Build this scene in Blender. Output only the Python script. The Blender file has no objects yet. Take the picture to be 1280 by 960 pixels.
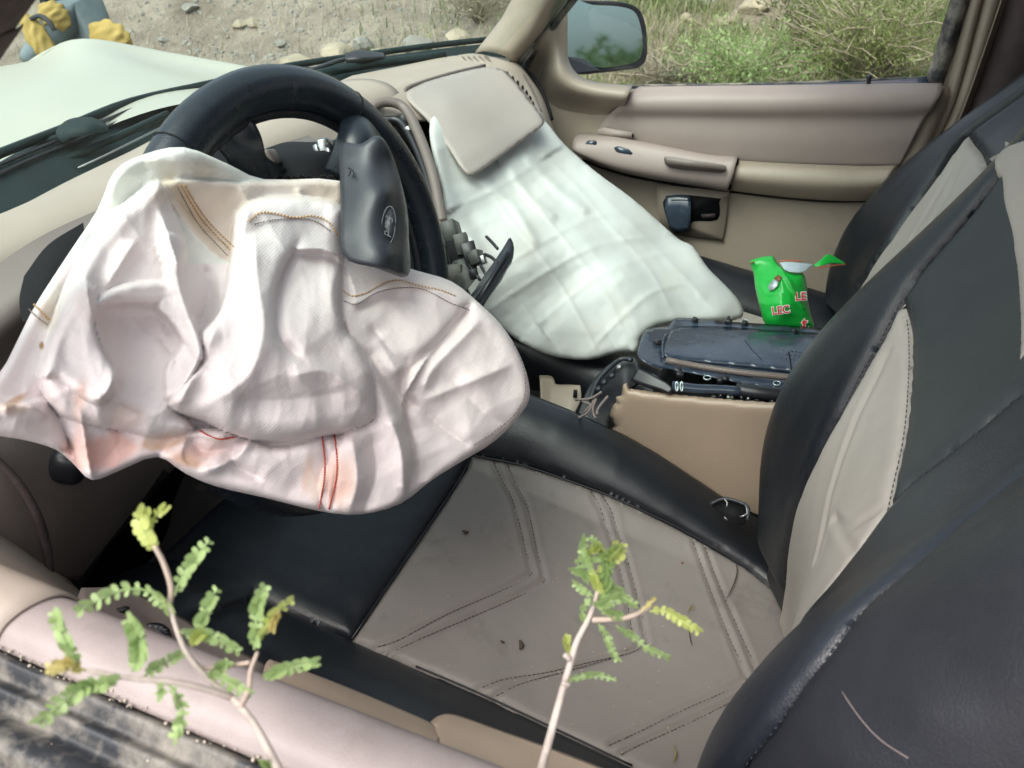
import bpy, bmesh, math, random
import numpy as np
from math import sin, cos, tan, pi, radians, sqrt, atan
from mathutils import Vector, Matrix, Euler
random.seed(7)
SC = bpy.context.scene
# ------------------------------------------------------------------ camera
FPX = 960.0
TH = atan(630/960); PS = atan(460/sqrt(960**2+630**2))
CAM = np.array((0, .90, 1.49))
Fv = Vector((cos(TH)*sin(PS), -cos(TH)*cos(PS), -sin(TH)))
Rv = Vector((-cos(PS), -sin(PS), 0))
Uv = Vector((sin(TH)*sin(PS), -sin(TH)*cos(PS), cos(TH)))
cd = bpy.data.cameras.new('camera'); co = bpy.data.objects.new('camera', cd)
SC.collection.objects.link(co); SC.camera = co
co.matrix_world = Matrix(((Rv.x, Uv.x, -Fv.x, CAM[0]), (Rv.y, Uv.y, -Fv.y, CAM[1]), (Rv.z, Uv.z, -Fv.z, CAM[2]), (0, 0, 0, 1)))
cd.lens = 27; cd.sensor_width = 36; cd.clip_start = .02; cd.clip_end = 400
cd.dof.use_dof = True; cd.dof.focus_distance = .85; cd.dof.aperture_fstop = 13
# ------------------------------------------------------------------ world, sun, exposure
SUN_EL, SUN_AZ = radians(58), radians(70)
W = bpy.data.worlds.new('World'); SC.world = W; W.use_nodes = True
nt = W.node_tree; bg = nt.nodes['Background']; sky = nt.nodes.new('ShaderNodeTexSky')
sky.sky_type = 'NISHITA'; sky.sun_disc = False; sky.sun_elevation = SUN_EL; sky.sun_rotation = radians(90)-SUN_AZ
sky.dust_density = 6; sky.air_density = 1.0; sky.ozone_density = 1
hs = nt.nodes.new('ShaderNodeHueSaturation'); hs.inputs['Saturation'].default_value = .46
nt.links.new(sky.outputs[0], hs.inputs['Color']); nt.links.new(hs.outputs[0], bg.inputs[0]); bg.inputs[1].default_value = .15
sl = bpy.data.lights.new('sun', 'SUN'); sl.energy = .6; sl.angle = radians(50); sl.color = (1, .97, .92)
so = bpy.data.objects.new('sun', sl); SC.collection.objects.link(so)
sd = Vector((cos(SUN_EL)*cos(SUN_AZ), cos(SUN_EL)*sin(SUN_AZ), sin(SUN_EL)))   # towards the sun
so.rotation_euler = sd.to_track_quat('Z', 'Y').to_euler()
SC.view_settings.view_transform = 'Standard'; SC.view_settings.look = 'None'
SC.view_settings.gamma = 1; SC.view_settings.exposure = 1.25
try:
    SC.cycles.max_bounces = 8; SC.cycles.transparent_max_bounces = 16; SC.cycles.diffuse_bounces = 5
except Exception: pass

# ------------------------------------------------------------------ helpers
def ray(px, py):
    r = (px-640)/FPX; u = (480-py)/FPX
    h = cos(TH)+u*sin(TH); v = u*cos(TH)-sin(TH)
    return np.array((h*sin(PS)-r*cos(PS), -h*cos(PS)-r*sin(PS), v))
def P(px, py, t=None, x=None, y=None, z=None):
    R = ray(px, py)
    if x is not None: t = (x-CAM[0])/R[0]
    elif y is not None: t = (y-CAM[1])/R[1]
    elif z is not None: t = (z-CAM[2])/R[2]
    return CAM+R*t
def rays(X, Y):
    r = (X-640)/FPX; u = (480-Y)/FPX
    h = cos(TH)+u*sin(TH); v = u*cos(TH)-sin(TH)
    return np.stack([h*sin(PS)-r*cos(PS), -h*cos(PS)-r*sin(PS), v], -1)
def thing(name, label, cat, loc=(0, 0, 0), group=None):
    o = bpy.data.objects.new(name, None); SC.collection.objects.link(o); o.empty_display_size = .05
    o.location = loc; tag(o, label, cat, group); return o
def tag(o, label=None, cat=None, group=None, kind=None):
    if label: o['label'] = label
    if cat: o['category'] = cat
    if group: o['group'] = group
    if kind: o['kind'] = kind
    return o
def wloc(o):
    v = Vector((0, 0, 0))
    while o is not None: v = v+o.location; o = o.parent
    return v
def link(name, me, mat, parent=None, smooth=True):
    o = bpy.data.objects.new(name, me); SC.collection.objects.link(o)
    if mat is not None: me.materials.append(mat)
    if smooth: me.polygons.foreach_set('use_smooth', [True]*len(me.polygons))
    if parent is not None:
        o.parent = parent; w = wloc(parent)
        if w.length > 0: me.transform(Matrix.Translation(-w))
    return o
def mk(name, V, F, mat, parent=None, smooth=True):
    me = bpy.data.meshes.new(name); me.from_pydata([tuple(map(float, v)) for v in V], [], F); me.update()
    return link(name, me, mat, parent, smooth)
def solid(o, th, off=-1, bevel=0):
    m = o.modifiers.new('thick', 'SOLIDIFY'); m.thickness = th; m.offset = off
    if bevel:
        b = o.modifiers.new('edge', 'BEVEL'); b.width = bevel; b.segments = 2; b.limit_method = 'ANGLE'; b.angle_limit = radians(40)
    return o
def cr(Q, n):
    """Catmull-Rom resample of rows Q (k, ...) to n per span"""
    Q = np.array(Q, float); k = len(Q)
    if k == 2:
        s = np.linspace(0, 1, n+1)
        return Q[0]+(Q[1]-Q[0])*s.reshape((-1,)+(1,)*(Q.ndim-1))
    E = np.concatenate([[2*Q[0]-Q[1]], Q, [2*Q[-1]-Q[-2]]]); out = []
    for i in range(k-1):
        a, b, c, d = E[i:i+4]
        for j in range(n):
            s = j/n
            out.append(.5*(2*b+(c-a)*s+(2*a-5*b+4*c-d)*s*s+(3*b-a-3*c+d)*s**3))
    out.append(Q[-1]); return np.array(out)
def gridmesh(name, G, mat, parent=None, smooth=True, closed=False):
    n, m = G.shape[:2]; V = G.reshape(-1, 3); F = []
    for i in range(n-1):
        for j in range(m-1 if not closed else m):
            k = (j+1) % m
            F.append((i*m+j, i*m+k, (i+1)*m+k, (i+1)*m+j))
    return mk(name, V, F, mat, parent, smooth)
def net(name, rows, mat, parent=None, n=6, th=0, off=-1):
    G = cr(rows, n); G = np.swapaxes(cr(np.swapaxes(G, 0, 1), n), 0, 1)
    o = gridmesh(name, G, mat, parent)
    if th: solid(o, th, off)
    return o
def tube_geo(path, r, sides=8, cap=True, flat=1.0):
    path = [Vector(p) for p in path]; n = len(path); V = []; F = []
    rr = r if hasattr(r, '__len__') else [r]*n
    up = Vector((0, 0, 1)); prev = None
    for i, p in enumerate(path):
        d = (path[min(i+1, n-1)]-path[max(i-1, 0)]).normalized()
        if prev is None:
            a = d.cross(up)
            if a.length < 1e-3: a = d.cross(Vector((1, 0, 0)))
        else: a = prev-d*prev.dot(d)
        a.normalize(); prev = a; b = d.cross(a)
        for k in range(sides):
            t = 2*pi*k/sides; V.append(p+(a*cos(t)+b*sin(t)*flat)*rr[i])
    for i in range(n-1):
        for k in range(sides):
            l = (k+1) % sides; F.append((i*sides+k, i*sides+l, (i+1)*sides+l, (i+1)*sides+k))
    if cap: F.append(tuple(range(sides))[::-1]); F.append(tuple((n-1)*sides+k for k in range(sides)))
    return V, F
def tube(name, path, r, mat, parent=None, sides=8, n=0, flat=1.0):
    if n: path = cr([tuple(p) for p in path], n)
    if hasattr(r, '__len__') and len(r) != len(path): r = np.interp(np.linspace(0, 1, len(path)), np.linspace(0, 1, len(r)), r)
    V, F = tube_geo(path, r, sides, True, flat); return mk(name, V, F, mat, parent)
def tubes(name, paths, r, mat, parent=None, sides=5):
    V = []; F = []
    for p in paths:
        v, f = tube_geo(p, r, sides); k = len(V); V += v; F += [tuple(i+k for i in q) for q in f]
    return mk(name, V, F, mat, parent)
def box(name, c, s, mat, parent=None, rot=None, bevel=.003, seg=2):
    """rounded box; rot = (xaxis, yaxis, zaxis) vectors or Euler"""
    bm = bmesh.new(); bmesh.ops.create_cube(bm, size=1)
    bmesh.ops.scale(bm, vec=s, verts=bm.verts)
    if bevel: bmesh.ops.bevel(bm, geom=bm.edges[:], offset=min(bevel, min(s)*.45), segments=seg, affect='EDGES', profile=.5)
    M = Matrix.Identity(3) if rot is None else (Euler(rot).to_matrix() if not isinstance(rot, Matrix) else rot)
    bmesh.ops.transform(bm, matrix=Matrix.Translation(Vector(c))@M.to_4x4(), verts=bm.verts)
    me = bpy.data.meshes.new(name); bm.to_mesh(me); bm.free()
    return link(name, me, mat, parent)
def plate(name, pts, th, mat, parent=None, bevel=.0015):
    """flat-ish polygon (3D outline) with thickness and a bevelled rim"""
    pts = [Vector(p) for p in pts]; nrm = Vector((0, 0, 0)); c = sum(pts, Vector())/len(pts)
    for i in range(len(pts)): nrm += (pts[i]-c).cross(pts[(i+1) % len(pts)]-c)
    nrm.normalize()
    if nrm.dot(Vector(CAM)-c) < 0: nrm = -nrm; pts = pts[::-1]
    bm = bmesh.new(); f = bm.faces.new([bm.verts.new(p) for p in pts])
    r = bmesh.ops.extrude_face_region(bm, geom=[f]); vs = [g for g in r['geom'] if isinstance(g, bmesh.types.BMVert)]
    bmesh.ops.translate(bm, vec=-nrm*th, verts=vs)
    bmesh.ops.recalc_face_normals(bm, faces=bm.faces)
    if bevel: bmesh.ops.bevel(bm, geom=bm.edges[:], offset=bevel, segments=2, affect='EDGES')
    me = bpy.data.meshes.new(name); bm.to_mesh(me); bm.free()
    return link(name, me, mat, parent)
# --- numpy 2D tools
def sdist(X, Y, poly):
    """signed distance, + inside"""
    poly = np.array(poly, float); sh = X.shape; x = X.ravel(); y = Y.ravel()
    D = np.full(x.shape, 1e9); ins = np.zeros(x.shape, bool); NX = np.zeros_like(x); NY = np.zeros_like(x)
    for i in range(len(poly)):
        a = poly[i]; b = poly[(i+1) % len(poly)]; e = b-a; L = (e@e)+1e-12
        s = np.clip(((x-a[0])*e[0]+(y-a[1])*e[1])/L, 0, 1); qx = a[0]+s*e[0]; qy = a[1]+s*e[1]
        d = np.hypot(x-qx, y-qy); m = d < D; D[m] = d[m]; NX[m] = qx[m]; NY[m] = qy[m]
        c = ((a[1] > y) != (b[1] > y)); xx = a[0]+(y-a[1])*(b[0]-a[0])/(b[1]-a[1] if abs(b[1]-a[1]) > 1e-12 else 1e-12)
        ins ^= c & (x < xx)
    return np.where(ins, D, -D).reshape(sh), NX.reshape(sh), NY.reshape(sh)
def pdist(X, Y, line):
    line = np.array(line, float); D = np.full(X.shape, 1e9); S = np.zeros(X.shape); T = np.zeros(X.shape)
    n = len(line)-1
    for i in range(n):
        a = line[i]; b = line[i+1]; e = b-a; L = e@e+1e-12
        s = np.clip(((X-a[0])*e[0]+(Y-a[1])*e[1])/L, 0, 1); dx = X-a[0]-s*e[0]; dy = Y-a[1]-s*e[1]
        d = np.hypot(dx, dy); m = d < D; D[m] = d[m]; S[m] = np.sign(e[0]*dy-e[1]*dx)[m]; T[m] = ((i+s)/n)[m]
    return D, S, T
def smooth_poly(pts, n=4):
    pts = list(pts); k = len(pts); out = []
    for i in range(k):
        a, b, c, d = [np.array(pts[(i+j) % k], float) for j in (-1, 0, 1, 2)]
        for j in range(n):
            s = j/n; out.append(.5*(2*b+(c-a)*s+(2*a-5*b+4*c-d)*s*s+(3*b-a-3*c+d)*s**3))
    return [tuple(p) for p in out]
def tps(ctrl):
    C_ = np.array(ctrl, float); p = C_[:, :2]/100.; n = len(p)
    def U(r2): return r2*np.log(r2+1e-9)
    K = U(((p[:, None]-p[None])**2).sum(-1)); A = np.zeros((n+3, n+3)); A[:n, :n] = K+np.eye(n)*1e-4
    A[:n, n] = 1; A[:n, n+1:] = p; A[n, :n] = 1; A[n+1:, :n] = p.T
    w = np.linalg.solve(A, np.concatenate([C_[:, 2:], np.zeros((3, C_.shape[1]-2))]))
    def f(X, Y):
        q = np.stack([X.ravel(), Y.ravel()], 1)/100.
        K = U(((q[:, None]-p[None])**2).sum(-1)); R = K@w[:n]+w[n]+q@w[n+1:]
        return R[:, 0].reshape(X.shape) if R.shape[1] == 1 else R.reshape(X.shape+(-1,))
    return f
_rng = np.random.default_rng(3); _T = _rng.random((256, 256))
def vnoise(x, y):
    xi = np.floor(x).astype(int); yi = np.floor(y).astype(int); fx = x-xi; fy = y-yi
    fx = fx*fx*(3-2*fx); fy = fy*fy*(3-2*fy); g = lambda a, b: _T[a % 256, b % 256]
    return (g(xi, yi)*(1-fx)+g(xi+1, yi)*fx)*(1-fy)+(g(xi, yi+1)*(1-fx)+g(xi+1, yi+1)*fx)*fy
def fbm(x, y, o=4):
    s = 0; a = .5
    for i in range(o): s = s+a*vnoise(x*2**i+i*17.3, y*2**i+i*9.1); a *= .5
    return s
def ridged(x, y, o=3):
    s = 0; a = .5
    for i in range(o): s = s+a*(1-np.abs(2*vnoise(x*2**i+i*31.7, y*2**i+5.3*i)-1)); a *= .5
    return s
def worley(x, y, seed=0):
    xi = np.floor(x).astype(int); yi = np.floor(y).astype(int); D1 = np.full(x.shape, 9.); 
    for i in (-1, 0, 1):
        for j in (-1, 0, 1):
            a = xi+i; b = yi+j; px = a+.1+.8*_T[(a+seed) % 256, b % 256]; py = b+.1+.8*_T[(b+seed+77) % 256, (a+31) % 256]
            D1 = np.minimum(D1, np.hypot(x-px, y-py))
    return D1
def prof(s): s = np.clip(s, 0, 1); return np.sqrt(1-(1-s)**2)
def sheet(name, outline, sp, fn, mat, parent=None, back=None, col=None, uvs=1.0):
    """triangulated sheet over a 2D outline, boundary snapped to it. fn(X,Y,sd)->xyz"""
    o = np.array(outline); x0, y0 = o.min(0)-sp; x1, y1 = o.max(0)+sp
    gx = np.arange(x0, x1+sp, sp); gy = np.arange(y0, y1+sp, sp); X, Y = np.meshgrid(gx, gy)
    S, NX, NY = sdist(X, Y, outline); sn = np.abs(S) < .72*sp
    X = np.where(sn, NX, X); Y = np.where(sn, NY, Y); S = np.where(sn, 0, S); ok = S >= 0
    f = ok[:-1, :-1] & ok[1:, :-1] & ok[1:, 1:] & ok[:-1, 1:]
    cx = (X[:-1, :-1]+X[1:, 1:])/2; cy = (Y[:-1, :-1]+Y[1:, 1:])/2
    allb = (S[:-1, :-1] == 0) & (S[1:, :-1] == 0) & (S[1:, 1:] == 0) & (S[:-1, 1:] == 0)
    s2, _, _ = sdist(cx, cy, outline); f &= ~(allb & (s2 < 0))
    XYZ = fn(X, Y, S); idx = np.arange(X.size).reshape(X.shape)
    A, B, C_, D = [q[f] for q in (idx[:-1, :-1], idx[:-1, 1:], idx[1:, 1:], idx[1:, :-1])]
    Q = np.stack([A, B, C_, D], 1)
    used = np.unique(Q); remap = -np.ones(X.size, int); remap[used] = np.arange(len(used))
    V = XYZ.reshape(-1, 3)[used]; Q = remap[Q]; xs = X.ravel()[used]; ys = Y.ravel()[used]; bd = (S.ravel()[used] == 0)
    nf = len(used)
    if back is not None:
        VB = back(X, Y, S).reshape(-1, 3)[used]; VB[bd] = V[bd]
        V = np.concatenate([V, VB]); Q = np.concatenate([Q, Q[:, ::-1]+nf]); xs = np.tile(xs, 2); ys = np.tile(ys, 2)
        r2 = np.arange(2*nf); r2[nf:][bd] = np.arange(nf)[bd]; Q = r2[Q]
    me = bpy.data.meshes.new(name)
    me.from_pydata(V.tolist(), [], [tuple(dict.fromkeys(q)) for q in Q.tolist()]) if back is not None else me.from_pydata(V.tolist(), [], Q.tolist())
    me.update(); uv = me.uv_layers.new(name='UVMap')
    li = np.zeros(len(me.loops), int); me.loops.foreach_get('vertex_index', li)
    uv.data.foreach_set('uv', np.stack([xs[li]*uvs, ys[li]*uvs], 1).ravel())
    if col is not None:
        ca = me.color_attributes.new('Stain', 'FLOAT_COLOR', 'POINT'); ca.data.foreach_set('color', col(xs, ys).ravel())
    return link(name, me, mat, parent)

# ------------------------------------------------------------------ materials
MATS = {}
def mat(name, col, rough=.5, bump=None, var=0, varscale=20, dirt=None, metal=0, spec=.5, coat=0, sheen=0, vcol=False, trans=0):
    m = bpy.data.materials.new(name); m.use_nodes = True; N = m.node_tree.nodes; L = m.node_tree.links; b = N['Principled BSDF']
    b.inputs['Base Color'].default_value = (*col, 1); b.inputs['Roughness'].default_value = rough; b.inputs['Metallic'].default_value = metal
    b.inputs['Specular IOR Level'].default_value = spec; b.inputs['Coat Weight'].default_value = coat; b.inputs['Sheen Weight'].default_value = sheen
    tc = N.new('ShaderNodeTexCoord'); out = None
    def mixc(fac, a, bb, mode='MIX'):
        x = N.new('ShaderNodeMix'); x.data_type = 'RGBA'; x.blend_type = mode
        if isinstance(fac, float): x.inputs[0].default_value = fac
        else: L.new(fac, x.inputs[0])
        for s, v in ((6, a), (7, bb)):
            if isinstance(v, tuple): x.inputs[s].default_value = (*v, 1)
            else: L.new(v, x.inputs[s])
        return x.outputs[2]
    def noise(sc, det=4, ro=.6):
        n = N.new('ShaderNodeTexNoise'); n.inputs['Scale'].default_value = sc; n.inputs['Detail'].default_value = det; n.inputs['Roughness'].default_value = ro
        L.new(tc.outputs['Object'], n.inputs['Vector']); return n.outputs['Fac']
    def ramp(f, a, bb):
        r = N.new('ShaderNodeMapRange'); r.inputs['From Min'].default_value = a; r.inputs['From Max'].default_value = bb; L.new(f, r.inputs['Value']); return r.outputs[0]
    cur = tuple(col)
    if vcol:
        at = N.new('ShaderNodeAttribute'); at.attribute_name = 'Stain'; cur = mixc(at.outputs['Alpha'], cur, at.outputs['Color'])
    if var:
        dk = tuple(max(0, c*(1-var)) for c in col); f = ramp(noise(varscale), .3, .7)
        cur = mixc(f, dk, tuple(min(1, c*(1+var*.5)) for c in col)) if not vcol else mixc(var*.4, cur, mixc(f, dk, (1, 1, 1)), 'MULTIPLY')
    if dirt:   # (colour, scale, lo, hi, amount)
        f = ramp(noise(dirt[1], 8, .7), dirt[2], dirt[3]); mm = N.new('ShaderNodeMath'); mm.operation = 'MULTIPLY'; mm.inputs[1].default_value = dirt[4]; L.new(f, mm.inputs[0])
        cur = mixc(mm.outputs[0], cur, dirt[0])
        rm = N.new('ShaderNodeMapRange'); rm.inputs['To Min'].default_value = rough; rm.inputs['To Max'].default_value = min(1, rough+.3); L.new(mm.outputs[0], rm.inputs['Value']); L.new(rm.outputs[0], b.inputs['Roughness'])
    if not isinstance(cur, tuple): L.new(cur, b.inputs['Base Color'])
    if bump:   # list of (kind, scale, strength, distance)
        prev = None
        for k, sc, st, di in bump:
            bn = N.new('ShaderNodeBump'); bn.inputs['Strength'].default_value = st; bn.inputs['Distance'].default_value = di
            if k == 'n': L.new(noise(sc), bn.inputs['Height'])
            elif k == 'v':
                v = N.new('ShaderNodeTexVoronoi'); v.inputs['Scale'].default_value = sc; v.feature = 'DISTANCE_TO_EDGE'; L.new(tc.outputs['Object'], v.inputs['Vector'])
                q = N.new('ShaderNodeMapRange'); q.inputs['From Max'].default_value = .18; L.new(v.outputs['Distance'], q.inputs['Value']); L.new(q.outputs[0], bn.inputs['Height'])
            elif k == 'w':   # woven cloth from the mesh's own UVs
                wa = []
                for d in ('DIAGONAL', 'Y'):
                    w = N.new('ShaderNodeTexWave'); w.bands_direction = d; w.inputs['Scale'].default_value = sc; w.inputs['Distortion'].default_value = .5; w.inputs['Detail'].default_value = 1
                    w.inputs['Detail Scale'].default_value = .02
                    L.new(tc.outputs['UV'], w.inputs['Vector']); wa.append(w.outputs['Fac'])
                ad = N.new('ShaderNodeMath'); ad.operation = 'ADD'; L.new(wa[0], ad.inputs[0]); sc_ = N.new('ShaderNodeMath'); sc_.operation = 'MULTIPLY'; sc_.inputs[1].default_value = .35; L.new(wa[1], sc_.inputs[0]); L.new(sc_.outputs[0], ad.inputs[1]); L.new(ad.outputs[0], bn.inputs['Height'])
            if prev: L.new(prev, bn.inputs['Normal'])
            prev = bn.outputs[0]
        L.new(prev, b.inputs['Normal'])
    MATS[name] = m; return m
DUST = (.30, .26, .21)
M_black = mat('black_leather', (.011, .0135, .018), .36, [('v', 420, .20, .0005), ('n', 60, .12, .002)], .3, 8, (DUST, 9, .58, .9, .10))
M_blackw = mat('charcoal_wing_leather', (.028, .033, .035), .42, [('v', 420, .25, .0005)], .2, 8, (DUST, 20, .6, .85, .15))
M_blackn = mat('pebbled_black_leather', (.015, .018, .026), .36, [('v', 420, .22, .0005), ('n', 90, .12, .001)], .2, 8)
M_blackside = mat('black_side_leather', (.017, .0185, .024), .4, [('v', 520, .25, .0005), ('n', 30, .1, .002)], .3, 8, (DUST, 9, .62, .9, .10))
M_insert = mat('grey_beige_leatherette', (.215, .195, .178), .55, [('n', 260, .10, .0006), ('n', 14, .25, .004)], .14, 7, ((.09, .075, .065), 16, .56, .76, .6))
M_insertb = mat('pale_beige_leatherette', (.40, .365, .32), .52, [('n', 260, .10, .0006), ('n', 12, .2, .003)], .08, 9, ((.14, .12, .10), 15, .66, .8, .4))
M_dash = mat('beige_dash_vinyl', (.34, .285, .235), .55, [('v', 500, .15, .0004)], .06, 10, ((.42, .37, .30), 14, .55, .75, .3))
M_door = mat('mauve_beige_door_vinyl', (.295, .24, .218), .5, [('v', 500, .15, .0004)], .08, 6, ((.16, .13, .10), 9, .6, .8, .35))
M_trim = mat('beige_plastic_trim', (.31, .26, .205), .45, [('n', 300, .08, .0003)], .08, 6, ((.16, .13, .10), 8, .58, .78, .4))
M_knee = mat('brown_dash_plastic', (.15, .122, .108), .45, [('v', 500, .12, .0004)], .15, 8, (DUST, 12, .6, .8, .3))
M_sill = mat('dusty_mauve_sill', (.28, .235, .225), .46, [('v', 450, .2, .0004), ('n', 40, .15, .002)], .2, 14, ((.15, .12, .10), 22, .52, .74, .45))
M_rubber = mat('black_rubber', (.02, .023, .028), .5, [('n', 200, .3, .001)], .3, 20, ((.33, .30, .25), 22, .42, .66, .85))
M_cowl = mat('cowl_plastic', (.010, .022, .023), .65, [('n', 150, .2, .001)], .3, 20, spec=.2)
M_plastic = mat('black_plastic', (.015, .016, .02), .38, [('n', 300, .1, .0004)], .2, 20, (DUST, 25, .6, .8, .25))
M_dark = mat('dark_cavity_plastic', (.008, .008, .010), .75, None, .4, 20, spec=.2)
M_wheel = mat('steering_wheel_leather', (.014, .019, .026), .27, [('v', 500, .18, .0004)], .3, 30, (DUST, 40, .6, .8, .2))
M_hub = mat('hub_cover_vinyl', (.03, .034, .042), .36, [('v', 700, .2, .0004), ('n', 60, .15, .001)], .2, 30, (DUST, 30, .6, .8, .2))
M_metal = mat('grey_metal', (.35, .36, .36), .4, None, .2, 30, metal=.9)
M_console = mat('tan_console_plastic', (.36, .275, .205), .42, [('n', 300, .08, .0003)], .1, 6, ((.52, .45, .38), 10, .6, .75, .35))
M_panel = mat('sky_tinted_black_gloss_plastic', (.04, .056, .082), .16, [('n', 60, .05, .002), ('n', 14, .1, .01)], .3, 10, ((.25, .27, .30), 40, .58, .8, .25))  # blue in the base colour imitates sky reflected in black plastic
M_bag = mat('airbag_nylon', (.72, .65, .64), .8, [('w', .13, .19, .0005), ('n', 26, .35, .005), ('n', 90, .15, .001)], .1, 12, spec=.2, sheen=.1, vcol=True)
M_pbag = mat('passenger_airbag_cloth', (.62, .645, .625), .8, [('w', .11, .06, .0003), ('n', 40, .2, .002)], .08, 10, spec=.2, vcol=True)  # cool tint in the base colour imitates light through the tinted windshield
def cloth_glow(m, c, f):
    N = m.node_tree.nodes; L = m.node_tree.links; b = N['Principled BSDF']; t = N.new('ShaderNodeBsdfTranslucent'); t.inputs[0].default_value = (*c, 1); mx = N.new('ShaderNodeMixShader'); mx.inputs[0].default_value = f
    L.new(b.outputs[0], mx.inputs[1]); L.new(t.outputs[0], mx.inputs[2]); L.new(mx.outputs[0], N['Material Output'].inputs[0])
cloth_glow(M_pbag, (.8, .85, .82), .12)
M_flap = mat('airbag_cover_vinyl', (.33, .29, .262), .5, [('v', 500, .12, .0004)], .06, 8, ((.30, .25, .21), 10, .6, .8, .3))
M_thread = mat('tan_thread', (.50, .30, .12), .8); M_red = mat('red_thread', (.50, .07, .035), .8); M_grey = mat('grey_thread', (.22, .18, .17), .8)
M_hood = mat('cream_car_paint', (.37, .375, .31), .4, [('n', 8, .1, .004)], .05, 4, ((.38, .36, .29), 5, .55, .8, .3), coat=.2)
M_carpet = mat('dark_carpet', (.018, .017, .018), .95, [('n', 500, .5, .002)], .4, 30, (DUST, 15, .6, .8, .2))
M_fabric = mat('stained_brown_fabric', (.085, .062, .06), .9, [('n', 400, .4, .001)], .5, 9, ((.02, .012, .015), 9, .5, .62, .7))
M_green = mat('green_foil', (.012, .42, .05), .3, [('n', 60, .3, .003)], .1, 20); M_foil = mat('silver_foil', (.55, .66, .66), .25, [('n', 80, .5, .003)], metal=.5)
M_white = mat('white_print', (.8, .8, .78), .4); M_redp = mat('red_print', (.55, .03, .03), .4); M_orange = mat('orange_print', (.6, .13, .04), .4); M_brown = mat('brown_print', (.22, .07, .03), .4)
M_steel = mat('shiny_steel', (.6, .6, .58), .25, metal=1)
M_stem = mat('grey_bark', (.42, .36, .32), .7, [('n', 300, .6, .001)], .3, 80); M_twig = mat('reddish_twig', (.38, .30, .25), .6, None, .2, 60)
def leafmat(name, c, tr=.35):
    m = mat(name, c, .5, None, .3, 60); N = m.node_tree.nodes; L = m.node_tree.links
    b = N['Principled BSDF']; t = N.new('ShaderNodeBsdfTranslucent'); t.inputs[0].default_value = (*[min(1, x*1.3) for x in c], 1)
    mx = N.new('ShaderNodeMixShader'); mx.inputs[0].default_value = tr; L.new(b.outputs[0], mx.inputs[1]); L.new(t.outputs[0], mx.inputs[2]); L.new(mx.outputs[0], N['Material Output'].inputs[0]); return m
M_leaf = leafmat('fresh_green_leaf', (.34, .46, .20)); M_leafy = leafmat('yellow_green_leaf', (.46, .52, .17)); M_leafo = leafmat('yellow_bud', (.50, .44, .18))
M_grass = leafmat('grass_green', (.115, .19, .05)); M_grass2 = leafmat('grass_pale', (.25, .27, .15)); M_grass3 = leafmat('yellow_green_grass', (.27, .32, .12)); M_dry = leafmat('dry_straw', (.36, .32, .23), .15)
def glassmat(name, tint, ior=1.45, haze=.03):  # last value: pale diffuse film mixed in to imitate haze over the glass
    m = bpy.data.materials.new(name); m.use_nodes = True; N = m.node_tree.nodes; L = m.node_tree.links; N.remove(N['Principled BSDF'])
    t = N.new('ShaderNodeBsdfTransparent'); t.inputs[0].default_value = (*tint, 1); g = N.new('ShaderNodeBsdfGlossy'); g.inputs['Roughness'].default_value = .03; g.inputs[0].default_value = (.9, .95, .95, 1)
    d = N.new('ShaderNodeBsdfDiffuse'); d.inputs[0].default_value = (.5, .53, .5, 1); fr = N.new('ShaderNodeFresnel'); fr.inputs[0].default_value = ior
    m1 = N.new('ShaderNodeMixShader'); m2 = N.new('ShaderNodeMixShader'); m1.inputs[0].default_value = ior; N.remove(fr); L.new(t.outputs[0], m1.inputs[1]); L.new(g.outputs[0], m1.inputs[2])
    n = N.new('ShaderNodeTexNoise'); n.inputs['Scale'].default_value = 6; n.inputs['Detail'].default_value = 8; r = N.new('ShaderNodeMapRange'); r.inputs['From Min'].default_value = .35; r.inputs['From Max'].default_value = .8; r.inputs['To Max'].default_value = haze*2
    tc = N.new('ShaderNodeTexCoord'); L.new(tc.outputs['Object'], n.inputs['Vector']); L.new(n.outputs[0], r.inputs[0]); L.new(r.outputs[0], m2.inputs[0]); L.new(m1.outputs[0], m2.inputs[1]); L.new(d.outputs[0], m2.inputs[2]); L.new(m2.outputs[0], N['Material Output'].inputs[0]); return m
M_glass = glassmat('windshield_glass', (.77, .89, .85), .022, .012); M_sglass = glassmat('side_glass', (.88, .93, .90), .04, .012)
M_mirror = mat('mirror_glass', (.38, .50, .50), .04, metal=1)

# ================================================================== SETTING: ground
def bank(x, y):
    b = np.maximum(0, -y-1.9); z = .30*b*(1+.12*np.sin(x*1.3)+.1*np.sin(x*.5+1))
    z = np.where(b > 9, .30*9+(b-9)*.12, z)
    return z+(fbm(x*.9+40, y*.9+40, 5)-.5)*.35*np.clip(b, 0, 1)+(fbm(x*6+9, y*6+9, 3)-.5)*.05
def groundmat():
    m = mat('dry_ground', (.2, .18, .15), .95, [('n', 3, .8, .08), ('n', 25, .8, .03), ('v', 40, .4, .02)]); N = m.node_tree.nodes; L = m.node_tree.links; b = N['Principled BSDF']
    tc = N.new('ShaderNodeTexCoord'); n1 = N.new('ShaderNodeTexNoise'); n1.inputs['Scale'].default_value = 2.2; n1.inputs['Detail'].default_value = 10; n1.inputs['Roughness'].default_value = .7
    L.new(tc.outputs['Object'], n1.inputs['Vector']); cr_ = N.new('ShaderNodeValToRGB'); e = cr_.color_ramp.elements; e[0].position = .3; e[0].color = (.125, .10, .078, 1); e[1].position = .72; e[1].color = (.34, .30, .235, 1)
    k = e.new(.5); k.color = (.21, .178, .14, 1); L.new(n1.outputs[0], cr_.inputs[0]); L.new(cr_.outputs[0], b.inputs['Base Color']); return m
M_ground = groundmat()
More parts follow.
